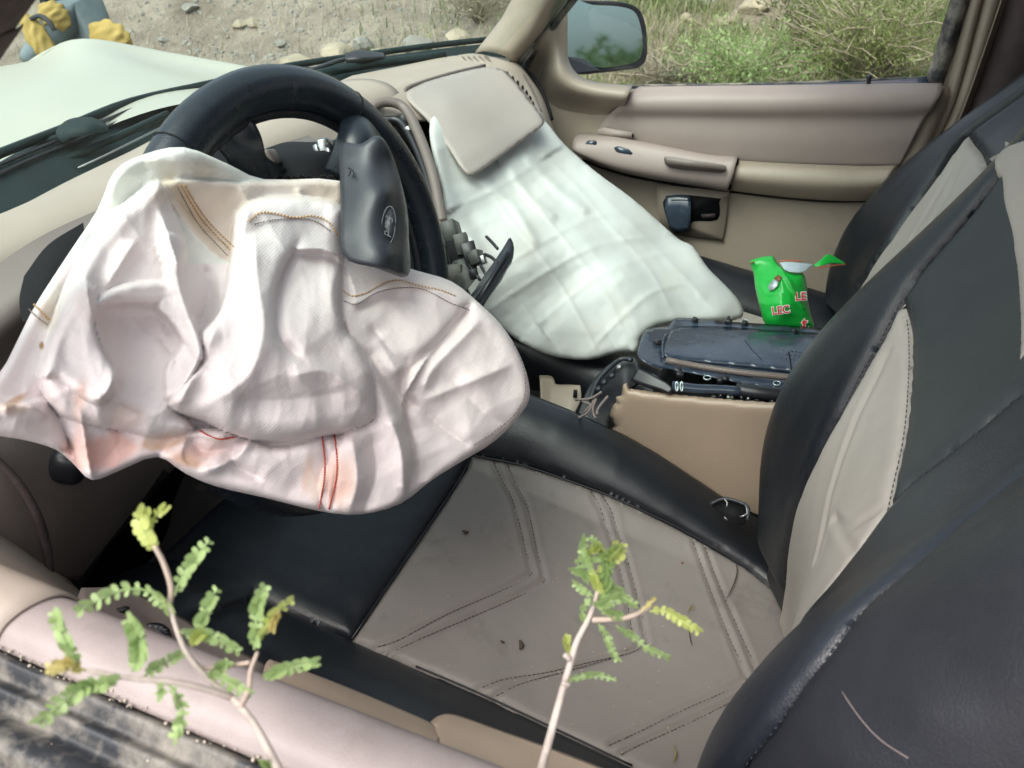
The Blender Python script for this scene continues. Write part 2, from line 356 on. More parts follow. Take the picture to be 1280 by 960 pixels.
def ax(fine0, fine1, st):
    a = list(np.arange(fine0, fine1, st)); k = a[0]; s = st; lo = []
    while k > -180: s *= 1.3; k -= s; lo.append(k)
    k = a[-1]; s = st; hi = []
    while k < 180: s *= 1.3; k += s; hi.append(k)
    return np.array(lo[::-1]+a+hi)
gx, gy = np.meshgrid(ax(-3, 8, .06), ax(-8, -1.5, .06)); gz = bank(gx, gy)
g = gridmesh('ground', np.stack([gx, gy, gz], -1), M_ground); tag(g, 'dry dirt and gravel ground rising into a bank beyond the car', kind='structure')
def gpoint(px, py):
    R = ray(px, py); t = 2.5
    while t < 60:
        p = CAM+R*t
        if p[2] <= float(bank(np.array(p[0]), np.array(p[1]))): return p
        t += .02
    return p
def rock_mesh(seed, sz, flat=.6):
    rg = random.Random(seed); bm = bmesh.new(); bmesh.ops.create_icosphere(bm, subdivisions=3, radius=1)
    off = [Vector((rg.uniform(-1, 1), rg.uniform(-1, 1), rg.uniform(-1, 1))).normalized() for _ in range(13)]; cut = [rg.uniform(.55, .9) for _ in off]
    for v in bm.verts:
        for o_, c_ in zip(off, cut):
            d = v.co.dot(o_)
            if d > c_: v.co -= o_*(d-c_)*.92
        v.co *= 1+.05*sin(v.co.x*9+seed)*cos(v.co.y*11)
        v.co.x *= 1.25; v.co.z *= flat
    bmesh.ops.scale(bm, vec=(sz, sz, sz), verts=bm.verts); me = bpy.data.meshes.new('rock'); bm.to_mesh(me); bm.free(); return me
M_rock = mat('pale_tan_rock', (.34, .295, .215), .85, [('n', 9, .7, .02), ('n', 60, .5, .004)], .3, 5); M_rockg = mat('grey_rock', (.25, .24, .21), .85, [('n', 9, .7, .02)], .35, 6)
ROCKS = [ # px, py, size px, material, label
 (470, 75, 26, 0, 'pale rock just above the dashboard seen through the windshield, beside the wiper'), (425, 70, 34, 0, 'large yellowish boulder seen through the windshield left of the far wiper'),
 (370, 78, 22, 0, 'pale rock half hidden above the top of the steering wheel'), (320, 29, 15, 0, 'small tan rock in the windshield view, right of its close neighbour on grey dirt'),
 (300, 30, 12, 0, 'small tan rock in the windshield view, left of its close neighbour on grey dirt'), (238, 10, 14, 1, 'round pale stone high on the grey dirt above the hood'),
 (520, 58, 30, 1, 'grey blocky rock with dark face above the far end of the dashboard'), (575, 50, 24, 0, 'flat tan rock next to the passenger windshield pillar'),
 (455, 56, 24, 1, 'weathered rock slab behind the large yellowish boulder'), (940, 10, 26, 0, 'wide tan rock at the top of the passenger window view'), (905, 27, 15, 0, 'round pale rock in the grass of the passenger window view'),
 (868, 30, 14, 0, 'small pale rock right beside the door mirror in the window view'), (857, 22, 13, 0, 'whitish stone above the small pale rock near the door mirror'), (885, 3, 20, 1, 'grey rock at the very top of the passenger window view'),
 (1045, 101, 12, 0, 'small pinkish stone low in the window left of the lock pin'), (350, 55, 12, 1, 'grey pebble on the track beyond the hood'), (205, 50, 10, 1, 'small grey stone just above the buckled hood')]
RP = []
for i, (px, py, s, mi, lab) in enumerate(ROCKS):
    p = gpoint(px, py+s*.15); s = s*1.25; t = (p-CAM)@np.array(Fv); o = link('rock', rock_mesh(i*3+1, s/FPX*t*.62, .62), (M_rock, M_rockg)[mi], None, False)
    RP.append((p[0], p[1], s/FPX*t)); o.location = p+np.array((0, 0, s/FPX*t*.10)); o.rotation_euler = (random.uniform(-.3, .3), random.uniform(-.3, .3), random.uniform(0, 6)); tag(o, lab, 'rock', 'rocks scattered on the bank')
# gravel, real geometry, one mass
rg = random.Random(5); base = [rock_mesh(100+k, 1, .6) for k in range(3)]
def lowrock(rg):
    bm = bmesh.new(); bmesh.ops.create_icosphere(bm, subdivisions=1, radius=1); V = [v.co*rg.uniform(.7, 1.15) for v in bm.verts]; F = [[v.index for v in f.verts] for f in bm.faces]; bm.free(); return V, F
LR = [lowrock(rg) for _ in range(6)]; V = []; F = []
for i in range(5200):
    if i < 900: p = gpoint(rg.uniform(150, 650), rg.uniform(-5, 96))
    if i >= 900:
        x = rg.uniform(-2, 7); y = rg.uniform(-7, -1.5)
        if x < 2 and rg.random() < .6: continue
        p = (x, y, float(bank(np.array(x), np.array(y))))
    s = rg.choice((.004, .006, .009, .012, .02)) * rg.uniform(.7, 1.3); v, f = rg.choice(LR); M = Euler((rg.uniform(0, 6), rg.uniform(0, 6), rg.uniform(0, 6))).to_matrix()
    k = len(V); V += [Vector(p)+(M@q)*s for q in v]; F += [tuple(a+k for a in q) for q in f]
tag(mk('gravel', V, F, M_rockg, None, False), 'loose grey gravel and small stones on the dirt bank', 'gravel', kind='stuff')
# grass and dry straw
def blades(name, pts, h, mats_, label, seed, lean=.5, w=.004):
    rg = random.Random(seed); V = []; F = []
    for p in pts:
        a = rg.uniform(0, 2*pi); hh = h*rg.uniform(.4, 1.2); l = rg.uniform(.1, lean)*hh; dx, dy = cos(a), sin(a); ww = w*rg.uniform(.6, 1.4); k = len(V)
        nx, ny = -dy*ww, dx*ww
        for s, q in ((0, 1), (.4, .85), (.75, .55)):
            c = (p[0]+dx*l*s*s, p[1]+dy*l*s*s, p[2]+hh*(s-.25*s*s*lean)-.01); V += [(c[0]-nx*q, c[1]-ny*q, c[2]), (c[0]+nx*q, c[1]+ny*q, c[2])]
        V.append((p[0]+dx*l*1.1, p[1]+dy*l*1.1, p[2]+hh*(.85-.2*lean)))
        F += [(k, k+1, k+3, k+2), (k+2, k+3, k+5, k+4), (k+4, k+5, k+6)]
    return tag(mk(name, V, F, mats_, None, False), label, name.split('_')[-1], kind='stuff')
def scatter(n, x0, x1, y0, y1, seed, dens=lambda x, y: 1):
    rg = random.Random(seed); out = []
    while len(out) < n:
        x = rg.uniform(x0, x1); y = rg.uniform(y0, y1)
        if any((x-a)**2+(y-b-c*.3)**2 < (c*.75)**2 for a, b, c in RP): continue
        if rg.random() < dens(x, y): out.append((x, y))
    xs = np.array([o[0] for o in out]); ys = np.array([o[1] for o in out]); return np.stack([xs, ys, bank(xs, ys)], 1)
dn = lambda x, y: float(np.clip((fbm(np.array(x*1.6+3), np.array(y*1.6+3), 3)-.36)*5, .04, 1))*(1 if x < 1.75 else .03)
blades('green_grass', scatter(26000, -2.2, 3.2, -6.5, -2.2, 11, dn), .12, M_grass, 'green grass growing thickly on the bank outside the passenger window', 1, .8)
blades('fine_grass', scatter(16000, -1.5, 2.6, -6, -2.6, 15, lambda x, y: 1 if x < 1.9 else .15), .20, M_grass3, 'fine dry yellow green grass over the slope outside the passenger window', 5, 1.2, .0022)
blades('pale_grass', scatter(15000, -2.2, 3.4, -6.5, -2.2, 12, dn), .15, M_grass2, 'pale grey green grass mixed into the green bank grass', 2, .9, .003)
blades('dry_grass', scatter(9000, -2.2, 7, -6.5, -2.2, 13, lambda x, y: .5 if x < 2 else .12), .20, M_dry, 'dry straw stalks leaning over the grass and stones', 3, 1.3, .0025)
# bushes: twigs + small leaves
def bush(x, y, r, h, n, leafm, label, seed, twigm=M_dry, nl=3000, ls=1):
    rg = random.Random(seed); z = float(bank(np.array(x), np.array(y))); t = thing('bush', label, 'bush', (x, y, z), 'bushes on the bank')
    paths = []; LV = []; LF = []
    for i in range(n):
        a = rg.uniform(0, 2*pi); rr = r*rg.uniform(.3, 1); hh = h*rg.uniform(.4, 1.1); p = []; b0 = rg.uniform(-.3, .3)
        for s in (0, .25, .5, .75, 1): p.append(Vector((x+cos(a+b0*s)*rr*s+rg.uniform(-.03, .03), y+sin(a+b0*s)*rr*s+rg.uniform(-.03, .03), z+hh*(s**.7)-.15*hh*s*s)))
        paths.append(p)
        for q in range(2):
            j = rg.choice((1, 2, 3)); c = p[j]; d = Vector((rg.uniform(-1, 1), rg.uniform(-1, 1), rg.uniform(-.2, 1))).normalized()*r*.35; paths.append([c, c+d*.5+Vector((0, 0, .02)), c+d])
    m = tubes('twigs', paths, .0028, twigm, t, 3); m['kind'] = 'stuff'
    for i in range(nl):
        p = rg.choice(paths); s = rg.uniform(.35, 1)*(len(p)-1); j = min(int(s), len(p)-2); c = p[j].lerp(p[j+1], s-j)+Vector((rg.gauss(0, .02), rg.gauss(0, .02), rg.gauss(0, .02)))
        u = Vector((rg.uniform(-1, 1), rg.uniform(-1, 1), rg.uniform(-1, 1))).normalized(); v = u.orthogonal().normalized(); sz = rg.uniform(.008, .017)*ls; k = len(LV)
        LV += [c-u*sz, c+v*sz*.4, c+u*sz, c-v*sz*.4]; LF.append((k, k+1, k+2, k+3))
    m = mk('leaves', LV, LF, leafm, t, False); m['kind'] = 'stuff'; return t
def gb_(px, py): p = gpoint(px, py); return p[0], p[1]
bush(*gb_(1085, 118), .62, .60, 90, M_grass3, 'grey green bush of tangled twigs filling the right half of the passenger window', 21, M_dry, 6500, .9)
bush(*gb_(1165, 70), .5, .5, 50, M_leaf, 'bright green leafy bush at the right end of the passenger window', 22, M_dry, 3800)
bush(*gb_(1010, 60), .45, .38, 60, M_grass, 'bush of bare dry twigs at the top middle of the passenger window', 23, M_dry, 1500)
bush(*gb_(925, 118), .45, .26, 60, M_leaf, 'low fresh green bush low in the middle of the passenger window', 27, M_dry, 4500)
bush(*gb_(835, 118), .4, .22, 60, M_dry, 'low tuft of pale dry stalks right of the door mirror', 28, M_dry, 300)
bush(*gb_(1130, 20), .6, .5, 60, M_grass, 'darker bush high in the passenger window behind the tangled one', 29, M_dry, 3500)
bush(*gb_(600, 30), .5, .3, 50, M_dry, 'bare dry bush behind the far end of the dashboard', 24, M_dry, 500)
bush(-5.2, -1.5, 1.2, 1.75, 60, M_grass, 'tall bush behind the car reflected in the door mirror', 25, M_dry, 5000, 4)
bush(-6.5, -.2, 1.3, 1.95, 60, M_grass, 'second tall bush behind the car reflected in the door mirror', 26, M_dry, 5000, 4)
#SPLIT
# ================================================================== THE CAR
car = thing('car', 'wrecked cream car with beige interior, buckled hood and open driver window', 'car', (0, 0, 0))
XF = tps([(y*100, 0, x) for y, x in ((.72, .66), (.36, .83), (0, .90), (-.3, .85), (-.54, .72), (-.70, .60))]+[(0, 50, .9), (0, -50, .9)])
def xf(y): return float(np.interp(y, (-.72, -.54, -.3, 0, .36, .60, .72), (.59, .72, .84, .90, .83, .73, .66)))
# hood
def T(L): return [P(a, b, t=c) for a, b, c in L]
hood = net('hood', [T([(-200, 290, .85), (0, 222, .96), (110, 168, 1.05), (215, 132, 1.14), (330, 120, 1.22), (440, 118, 1.3)]),
    T([(-200, 190, 1.05), (0, 116, 1.2), (70, 92, 1.27), (130, 69, 1.36), (225, 84, 1.40), (430, 116, 1.36)]),
    T([(-200, 110, 1.5), (0, 84, 1.62), (45, 73, 1.58), (92, 51, 1.46), (210, 69, 1.48), (425, 109, 1.42)]),
    [p+np.array((.25, -.03, -.12)) for p in T([(-200, 110, 1.5), (0, 84, 1.62), (45, 73, 1.58), (92, 51, 1.46), (210, 69, 1.48), (425, 109, 1.42)])],
    [p+np.array((.55, -.05, -.42)) for p in T([(-200, 110, 1.5), (0, 84, 1.62), (45, 73, 1.58), (92, 51, 1.46), (210, 69, 1.48), (425, 109, 1.42)])]], M_hood, car, 8)
hood['label'] = 'pale cream hood buckled up into a crease'
# cowl
yy = (.74, .6, .45, .3, .15, 0, -.15, -.3, -.45, -.58, -.70)
net('cowl', [[(xf(y)+.10, y*1.02, 1.16) for y in yy], [(xf(y)+.07, y*1.01, 1.205) for y in yy], [(xf(y)+.03, y, 1.19) for y in yy], [(xf(y)-.01, y, 1.165) for y in yy]], M_cowl, car, 4)
tube('cowl_seal', [(xf(y)+.075, y*1.01, 1.212) for y in yy], .006, M_cowl, car, 6, 4)
for k, dz in ((.045, 1.203), (.055, 1.208)): tube('cowl_rib', [(xf(y)+k, y*1.005, dz) for y in yy[:7]], .0025, M_plastic, car, 5, 4)
# wipers (thing > part > sub-part)
w1 = tube('wiper', T([(-40, 232, .95), (0, 207, .97), (30, 190, .99), (62, 174, 1.0), (80, 170, 1.01)]), .0055, M_cowl, car, 6, 3, .6)
net('wiper_cover', [T([(74, 168, 1.0), (88, 155, 1.01), (112, 152, 1.02), (131, 160, 1.02)]), T([(76, 174, .99), (92, 164, .985), (114, 161, .99), (132, 163, 1.01)]), T([(84, 176, .99), (94, 172, .985), (116, 168, .99), (134, 166, 1.01)])], M_cowl, w1, 5, .006)
tube('wiper_blade', T([(-40, 262, .93), (0, 240, .95), (50, 215, .97), (100, 192, 1.0), (160, 165, 1.05), (210, 142, 1.1)]), .005, M_cowl, w1, 6, 3)
tube('wiper_blade', T([(-40, 285, .93), (0, 262, .95), (60, 228, .97), (130, 195, 1.0), (200, 160, 1.06)]), .0015, M_metal, w1, 5, 3)
w2 = tube('wiper', T([(360, 97, 1.3), (400, 84, 1.35), (432, 74, 1.39), (470, 76, 1.42)]), .006, M_plastic, car, 6, 3, .6)
net('wiper_cover', [T([(432, 72, 1.39), (450, 68, 1.4), (478, 71, 1.43)]), T([(433, 79, 1.38), (452, 78, 1.38), (480, 76, 1.42)])], M_plastic, w2, 5, .008)
tube('wiper_blade', T([(388, 95, 1.32), (440, 84, 1.38), (500, 76, 1.44), (556, 69, 1.5)]), .008, M_cowl, w2, 6, 3)
# windshield: from its base up to the header
def ws(y, s): # s 0 base .. 1 header
    b = np.array((xf(y)-.012, y, 1.172)); yt = y*.84; tpt = np.array((.10+.09*(1-(y/.7)**2), yt, 1.66)); q = b*(1-s)+tpt*s; q[0] += .05*s*(1-s)*4*.6; return q
net('windshield', [[ws(y, s) for y in (.70, .5, .3, 0, -.3, -.5, -.68)] for s in (0, .33, .66, 1)], M_glass, car, 6)
tube('windshield_seal', [ws(-.685, s) for s in (0, .2, .4, .6, .8, 1)], .007, M_rubber, car, 6, 3)
# front pillars
pl = net('front_pillar', [T([(592, 67, 1.575), (625, 25, 1.51), (641, -2, 1.47), (690, -70, 1.38)]), T([(606, 64, 1.53), (640, 22, 1.47), (655, -4, 1.44), (708, -70, 1.35)]),
    T([(630, 70, 1.51), (662, 30, 1.46), (683, 4, 1.43), (735, -66, 1.34)]), T([(640, 80, 1.535), (670, 40, 1.48), (697, 3, 1.46), (748, -66, 1.37)]), T([(646, 84, 1.58), (677, 44, 1.53), (706, 6, 1.5), (756, -64, 1.42)])], M_trim, car, 5, .004, 1)
e0 = P(-120, 275, t=.46); pa = [np.array((.665, .655, 1.205)), P(0, 75, t=.36), P(45, 0, t=.33), np.array((.08, .612, 1.62))]
net('front_pillar', [[p for p in pa], [p+np.array((-.015, .02, .0)) for p in pa], [p+np.array((-.01, .075, -.01)) for p in pa], [p+np.array((.05, .10, -.01)) for p in pa], [p+np.array((.06, .04, 0)) for p in pa]], M_fabric, car, 5)['label'] = 'dark brown windshield pillar'
# roof, rear body: lets the light in only where a car's windows are
mk('roof', *[[(.14, .60, 1.67), (.20, 0, 1.69), (.14, -.60, 1.67), (-1.9, .60, 1.70), (-1.9, 0, 1.73), (-1.9, -.60, 1.70), (.05, .70, 1.62), (-1.9, .70, 1.62), (.05, -.70, 1.62), (-1.9, -.70, 1.62)],
    [(0, 1, 4, 3), (1, 2, 5, 4), (6, 0, 3, 7), (2, 8, 9, 5)]], M_trim, car, False)
for s in (1, -1):
    mk('rear_side', [(-.55, .78*s, .4), (-2.2, .78*s, .4), (-2.2, .78*s, 1.18), (-.55, .78*s, 1.18)], [(0, 1, 2, 3)], M_hood, car, False)
mk('tailgate', [(-2.25, .75, .4), (-2.25, -.75, .4), (-2.2, -.75, 1.2), (-2.2, .75, 1.2)], [(0, 1, 2, 3)], M_trim, car, False)
for s in (1, -1):
    mk('front_fender', [(.58, .80*s, .3), (1.9, .76*s, .3), (1.9, .74*s, .98), (.58, .80*s, 1.10)], [(0, 1, 2, 3)], M_hood, car, False)
net('fender_top', [[(.56, .81, 1.10), (1.0, .80, 1.07), (1.5, .78, 1.02), (1.9, .75, .97)], [(.60, .74, 1.165), (1.0, .70, 1.15), (1.5, .66, 1.12), (1.9, .62, 1.05)], [(.70, .62, 1.15), (1.0, .55, 1.14), (1.5, .5, 1.10), (1.9, .45, 1.04)]], M_hood, car, 4)
mk('bumper', [(1.95, .75, .3), (1.95, -.75, .3), (1.95, -.75, .85), (1.95, .75, .85)], [(0, 1, 2, 3)], M_hood, car, False)
mk('firewall', [(.98, .78, .3), (.98, -.78, .3), (.98, -.76, 1.16), (.98, .76, 1.16)], [(0, 1, 2, 3)], M_dark, car, False)
net('floor_carpet', [[(x, y, .46+(.10 if abs(y) < .12 else 0)) for y in (-.76, -.4, -.2, -.1, .1, .2, .4, .76)] for x in (1.0, .5, 0, -.6, -1.4, -2.2)], M_carpet, car, 3)
mk('rear_bench', [(-.75, .66, .84), (-.75, -.66, .84), (-1.25, -.66, .78), (-1.25, .66, .78), (-1.45, .66, 1.35), (-1.45, -.66, 1.35), (-.72, .66, .5), (-.72, -.66, .5)], [(0, 1, 2, 3), (3, 2, 5, 4), (6, 7, 1, 0)], M_fabric, car, False)
# ---------------- dashboard
ys = (.72, .62, .45, .3, .15, .0, -.12, -.25)
def dash_rows(ys, dxr=0): return [[(xf(y)-.005, y, 1.165) for y in ys], [(xf(y)-.03, y, 1.19) for y in ys], [(.735+dxr, y, 1.213) for y in ys], [(.675+dxr, y, 1.208) for y in ys], [(.645+dxr, y, 1.175) for y in ys], [(.638+dxr, y, 1.12) for y in ys], [(.66, y, 1.06) for y in ys]]
R = dash_rows(ys)
dash = net('dashboard', R[:5], M_dash, car, 6, .004, 0)
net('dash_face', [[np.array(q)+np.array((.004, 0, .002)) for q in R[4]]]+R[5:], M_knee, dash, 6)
# passenger part, down to the mouth the airbag burst from, and its rounded end with the vents
R2 = [[P(*a) for a in r] for r in [
 [(440, 96, 1.33), (500, 84, 1.42), (560, 72, 1.50), (600, 70, 1.53), (632, 74, 1.55)],
 [(420, 108, 1.27), (490, 98, 1.33), (560, 84, 1.43), (612, 80, 1.49), (648, 86, 1.53)],
 [(430, 130, 1.20), (480, 122, 1.235), (512, 108, 1.29), (610, 92, 1.43), (664, 110, 1.49)],
 [(470, 150, 1.20), (500, 145, 1.22), (540, 150, 1.26), (640, 125, 1.42), (677, 140, 1.46)]]]
p_ = net('dash_top', R2, M_dash, dash, 7, .004, 0)
tube('cover_opening_lip', T([(504, 128, 1.262), (506, 114, 1.272), (516, 107, 1.285), (560, 93, 1.365), (606, 82, 1.44)]), .0035, M_knee, dash, 6, 4)
# rounded end cap of the dash + side vent with louvre slots
net('dash_end', [T([(596, 70, 1.53), (640, 76, 1.54), (664, 100, 1.55), (682, 132, 1.56), (700, 190, 1.57)]), T([(600, 78, 1.48), (638, 86, 1.49), (660, 112, 1.48), (680, 146, 1.47), (690, 200, 1.47)]),
    T([(606, 84, 1.45), (632, 92, 1.46), (652, 120, 1.45), (672, 152, 1.44), (680, 210, 1.42)]), T([(600, 100, 1.45), (620, 110, 1.46), (640, 140, 1.45), (655, 175, 1.44), (660, 220, 1.42)])], M_dash, dash, 6, .003, 0)
for k in range(9):
    s = k/8; a = 634+(672-634)*s-5*sin(pi*s)*-1; b = 93+(146-93)*s-3*sin(pi*s)
    box('vent_slot', P(a, b, t=1.462-.008*s), (.003, .018, .007), M_dark, dash, (.5, .3, .7), .001, 1)
net('defroster_vent', [T([(573, 70, 1.505), (590, 68, 1.52), (608, 70, 1.53)]), T([(576, 76, 1.49), (592, 74, 1.50), (612, 75, 1.51)]), T([(585, 80, 1.48), (600, 80, 1.49), (614, 80, 1.50)])], M_trim, dash, 4, .004, 0)
for k in range(5): tube('vent_slat', T([(578+7*k, 71-.3*k, 1.492+.004*k), (586+7*k, 79-.2*k, 1.474+.004*k)]), .0014, M_knee, dash, 5)
# black mouth behind the wheel's right side, frame and innards of the centre stack
net('center_stack_cavity', [T([(440, 135, 1.24), (470, 128, 1.26), (505, 132, 1.30), (560, 170, 1.36)]), T([(430, 200, 1.22), (480, 200, 1.26), (530, 210, 1.3), (580, 230, 1.34)]), T([(430, 300, 1.2), (500, 300, 1.22), (560, 300, 1.26), (620, 300, 1.28)]), T([(430, 400, 1.15), (520, 400, 1.18), (600, 400, 1.2), (660, 420, 1.22)])], M_dark, dash, 6)
tube('stack_frame', T([(455, 150, 1.17), (470, 131, 1.19), (490, 128, 1.2), (508, 138, 1.2), (524, 170, 1.17), (540, 215, 1.13), (550, 262, 1.1), (553, 278, 1.09)]), .008, M_knee, dash, 8, 5)
tube('stack_frame', T([(478, 150, 1.2), (500, 152, 1.2), (520, 185, 1.17), (536, 230, 1.13), (545, 272, 1.1)]), .006, M_plastic, dash, 8, 4)
for a, b, t_, s_ in ((508, 150, 1.21, (.012, .03, .02)), (516, 168, 1.2, (.01, .03, .03)), (527, 196, 1.18, (.01, .02, .02)), (500, 175, 1.22, (.01, .05, .04)), (520, 225, 1.17, (.01, .03, .035))):
    box('duct_bracket', P(a, b, t=t_), s_, M_plastic if b != 168 else M_metal, dash, (.1, .4, .2), .002, 1)
for k in range(3): tube('wire', T([(538+k, 268+2*k, 1.08), (546+2*k, 276+k, 1.07), (555, 283+3*k, 1.06), (556-3*k, 296+2*k, 1.05)]), .0012, (M_red, M_grey, M_thread)[k], dash, 5, 4)
# instrument hood seen through the wheel
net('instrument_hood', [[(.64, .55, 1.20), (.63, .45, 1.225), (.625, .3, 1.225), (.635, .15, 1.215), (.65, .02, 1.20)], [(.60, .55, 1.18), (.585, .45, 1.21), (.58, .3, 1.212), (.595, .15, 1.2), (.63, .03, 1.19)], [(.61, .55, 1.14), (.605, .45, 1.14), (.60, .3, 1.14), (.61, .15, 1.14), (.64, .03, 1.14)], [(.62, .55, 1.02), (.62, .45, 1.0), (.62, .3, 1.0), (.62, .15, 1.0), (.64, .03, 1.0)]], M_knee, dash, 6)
net('instrument_cluster', [[(.598, .52, 1.17), (.592, .3, 1.19), (.60, .18, 1.17)], [(.59, .52, 1.08), (.585, .3, 1.08), (.59, .18, 1.08)]], M_plastic, dash, 4)
# lower knee panel by the door
net('knee_panel', [T([(-60, 400, .70), (20, 420, .74), (90, 440, .78), (170, 470, .83), (260, 500, .9)]), T([(-60, 470, .64), (20, 480, .68), (90, 500, .72), (170, 520, .78), (250, 540, .86)]),
    T([(-50, 545, .60), (20, 560, .63), (90, 580, .68), (150, 590, .74), (205, 590, .82)]), T([(-40, 620, .60), (20, 640, .63), (75, 660, .67), (120, 665, .73), (150, 655, .8)]), T([(0, 690, .62), (40, 705, .65), (66, 718, .68), (88, 722, .73), (98, 715, .79)])], M_knee, dash, 7, .006)
tube('knee_panel_edge', T([(206, 588, .81), (160, 640, .79), (120, 690, .77), (86, 745, .75)]), .007, M_dark, dash, 8, 4)
tube('knee_panel_groove', T([(-20, 560, .595), (20, 600, .61), (45, 640, .625), (58, 680, .64), (62, 716, .65)]), .0035, M_fabric, dash, 6, 5)
net('gauge_pod', [T([(238, 215, .80), (252, 165, .82), (272, 142, .84), (300, 138, .86)]), T([(270, 225, .80), (280, 185, .82), (296, 165, .84), (312, 160, .86)]), T([(300, 235, .80), (305, 205, .82), (312, 190, .84), (320, 180, .86)])], M_dark, dash, 5, .004)
bo = box('headlight_knob', P(88, 578, t=.66), (.03, .034, .034), M_plastic, dash, (0, -.5, .6), .012, 4)
net('vent_outlet', [T([(0, 405, .70), (15, 402, .71), (28, 380, .73)]), T([(0, 440, .69), (12, 430, .70), (28, 415, .72)])], M_dark, dash, 4, .003)
for k in range(6): tube('vent_blade', T([(-4, 402+7*k, .68), (10, 408+6*k, .685), (24, 398+6*k, .70)]), .0016, M_trim, dash, 5, 3)
net('side_gauge', [T([(30, 345, .63), (60, 306, .635), (104, 278, .65)]), T([(24, 375, .615), (60, 345, .62), (110, 320, .64)]), T([(28, 402, .61), (60, 395, .615), (110, 380, .63)])], M_dark, dash, 5)
# steering column
net('steering_column', [[(.60, .355+.05*cos(a), 1.10+.05*sin(a)) for a in np.linspace(0, 2*pi, 9)], [(.50, .355+.055*cos(a), 1.12+.055*sin(a)) for a in np.linspace(0, 2*pi, 9)], [(.455, .355+.05*cos(a), 1.14+.05*sin(a)) for a in np.linspace(0, 2*pi, 9)], [(.445, .355+.02*cos(a), 1.145+.02*sin(a)) for a in np.linspace(0, 2*pi, 9)]], M_plastic, car, 4)

# ---------------- passenger door
YD = -.73
dp = net('passenger_door', [T([(600, 60, 1.66), (660, 58, 1.64), (700, 60, 1.63)]) + [P(x, 112-2*(x > 900), y=YD-.03) for x in (730, 850, 1000, 1100, 1178)],
    [P(x, y_, y=YD) for x, y_ in ((600, 110), (665, 112), (715, 118), (745, 125), (850, 125), (1000, 124), (1100, 124), (1184, 122))],
    [P(x, y_, y=YD+.01) for x, y_ in ((600, 170), (680, 170), (720, 170), (750, 172), (850, 180), (1000, 190), (1085, 200), (1150, 200))],
    [P(x, y_, y=YD+.01) for x, y_ in ((600, 240), (700, 240), (750, 245), (790, 250), (870, 258), (1000, 262), (1060, 262), (1115, 262))],
    [P(x, y_, y=YD+.02) for x, y_ in ((600, 340), (700, 340), (790, 345), (850, 348), (920, 350), (990, 352), (1020, 352), (1060, 352))],
    [P(x, y_, y=YD+.03) for x, y_ in ((600, 460), (720, 460), (800, 462), (860, 464), (900, 466), (960, 468), (1000, 468), (1040, 468))]], M_trim, car, 6, .006)
dp['label'] = 'beige passenger door seen from inside'
tag(dp, None)
# sail panel / mirror corner with the curved window corner
net('window_corner_trim', [T([(703, -30, 1.545), (705, 4, 1.555), (706, 20, 1.56), (706, 60, 1.58), (709, 80, 1.585), (722, 97, 1.59), (745, 106, 1.59), (790, 111, 1.575)]),
    T([(692, -30, 1.51), (694, 5, 1.52), (695, 35, 1.525), (696, 65, 1.545), (700, 90, 1.55), (715, 106, 1.555), (745, 115, 1.55), (785, 120, 1.535)]),
    T([(678, -20, 1.52), (674, 25, 1.53), (672, 55, 1.55)])+[P(*q, y=-.722) for q in ((676, 85), (684, 112), (702, 132), (740, 140), (778, 138))],
    T([(655, -10, 1.57), (648, 50, 1.59)])+[P(*q, y=-.738) for q in ((648, 95), (660, 130), (675, 160), (700, 185), (735, 185), (765, 172))]], M_trim, dp, 6, .006)
# upper vinyl pad, bulging rail then flat
up = net('upper_door_pad', [[P(x, y_, y=YD-.005) for x, y_ in ((800, 112), (850, 112), (950, 111), (1050, 110), (1130, 109), (1177, 109))],
    [P(x, y_, y=YD+.022) for x, y_ in ((782, 124), (850, 122), (950, 122), (1050, 121), (1130, 121), (1176, 119))],
    [P(x, y_, y=YD+.028) for x, y_ in ((772, 133), (840, 133), (950, 134), (1050, 133), (1128, 133), (1168, 130))],
    [P(x, y_, y=YD+.017) for x, y_ in ((760, 144), (830, 146), (945, 148), (1045, 148), (1124, 147), (1158, 143))],
    [P(x, y_, y=YD+.018) for x, y_ in ((750, 160), (820, 168), (930, 175), (1035, 178), (1115, 176), (1143, 170))],
    [P(x, y_, y=YD+.012) for x, y_ in ((743, 172), (815, 188), (925, 201), (1030, 206), (1105, 207), (1124, 206))]], M_door, dp, 6, .008)
up['label'] = 'mauve vinyl upper pad'
tubes('pad_stitching', [[P(800+8*k, 138.2+.0*k, y=YD+.0265), P(804+8*k, 138.2, y=YD+.0265)] for k in range(44)], .0011, M_trim, dp, 4)
# armrest
ar = net('armrest', [[P(*a, y=-.712) for a in ((724, 168), (760, 170), (820, 181), (880, 193), (923, 197))], [P(*a, y=-.665) for a in ((718, 174), (760, 175), (820, 185), (880, 196), (921, 200))],
    [P(*a, y=-.645) for a in ((716, 186), (760, 199), (820, 209), (880, 216), (916, 219))], [P(*a, y=-.655) for a in ((722, 192), (765, 210), (820, 222), (880, 231), (910, 236))], [P(*a, y=-.70) for a in ((728, 197), (768, 212), (822, 224), (880, 233), (909, 238))]], M_door, dp, 7)
solid(ar, .004, 0)
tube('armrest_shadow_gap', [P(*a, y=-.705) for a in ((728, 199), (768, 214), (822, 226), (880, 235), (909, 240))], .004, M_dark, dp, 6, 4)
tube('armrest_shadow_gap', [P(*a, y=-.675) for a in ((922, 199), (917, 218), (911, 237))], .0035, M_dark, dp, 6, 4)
sw = plate('window_switch', smooth := [P(*a, y=-.652) for a in ((731, 180), (735, 176), (744, 176), (746, 180), (742, 187), (735, 188), (731, 186))], .006, M_panel, dp, .001)
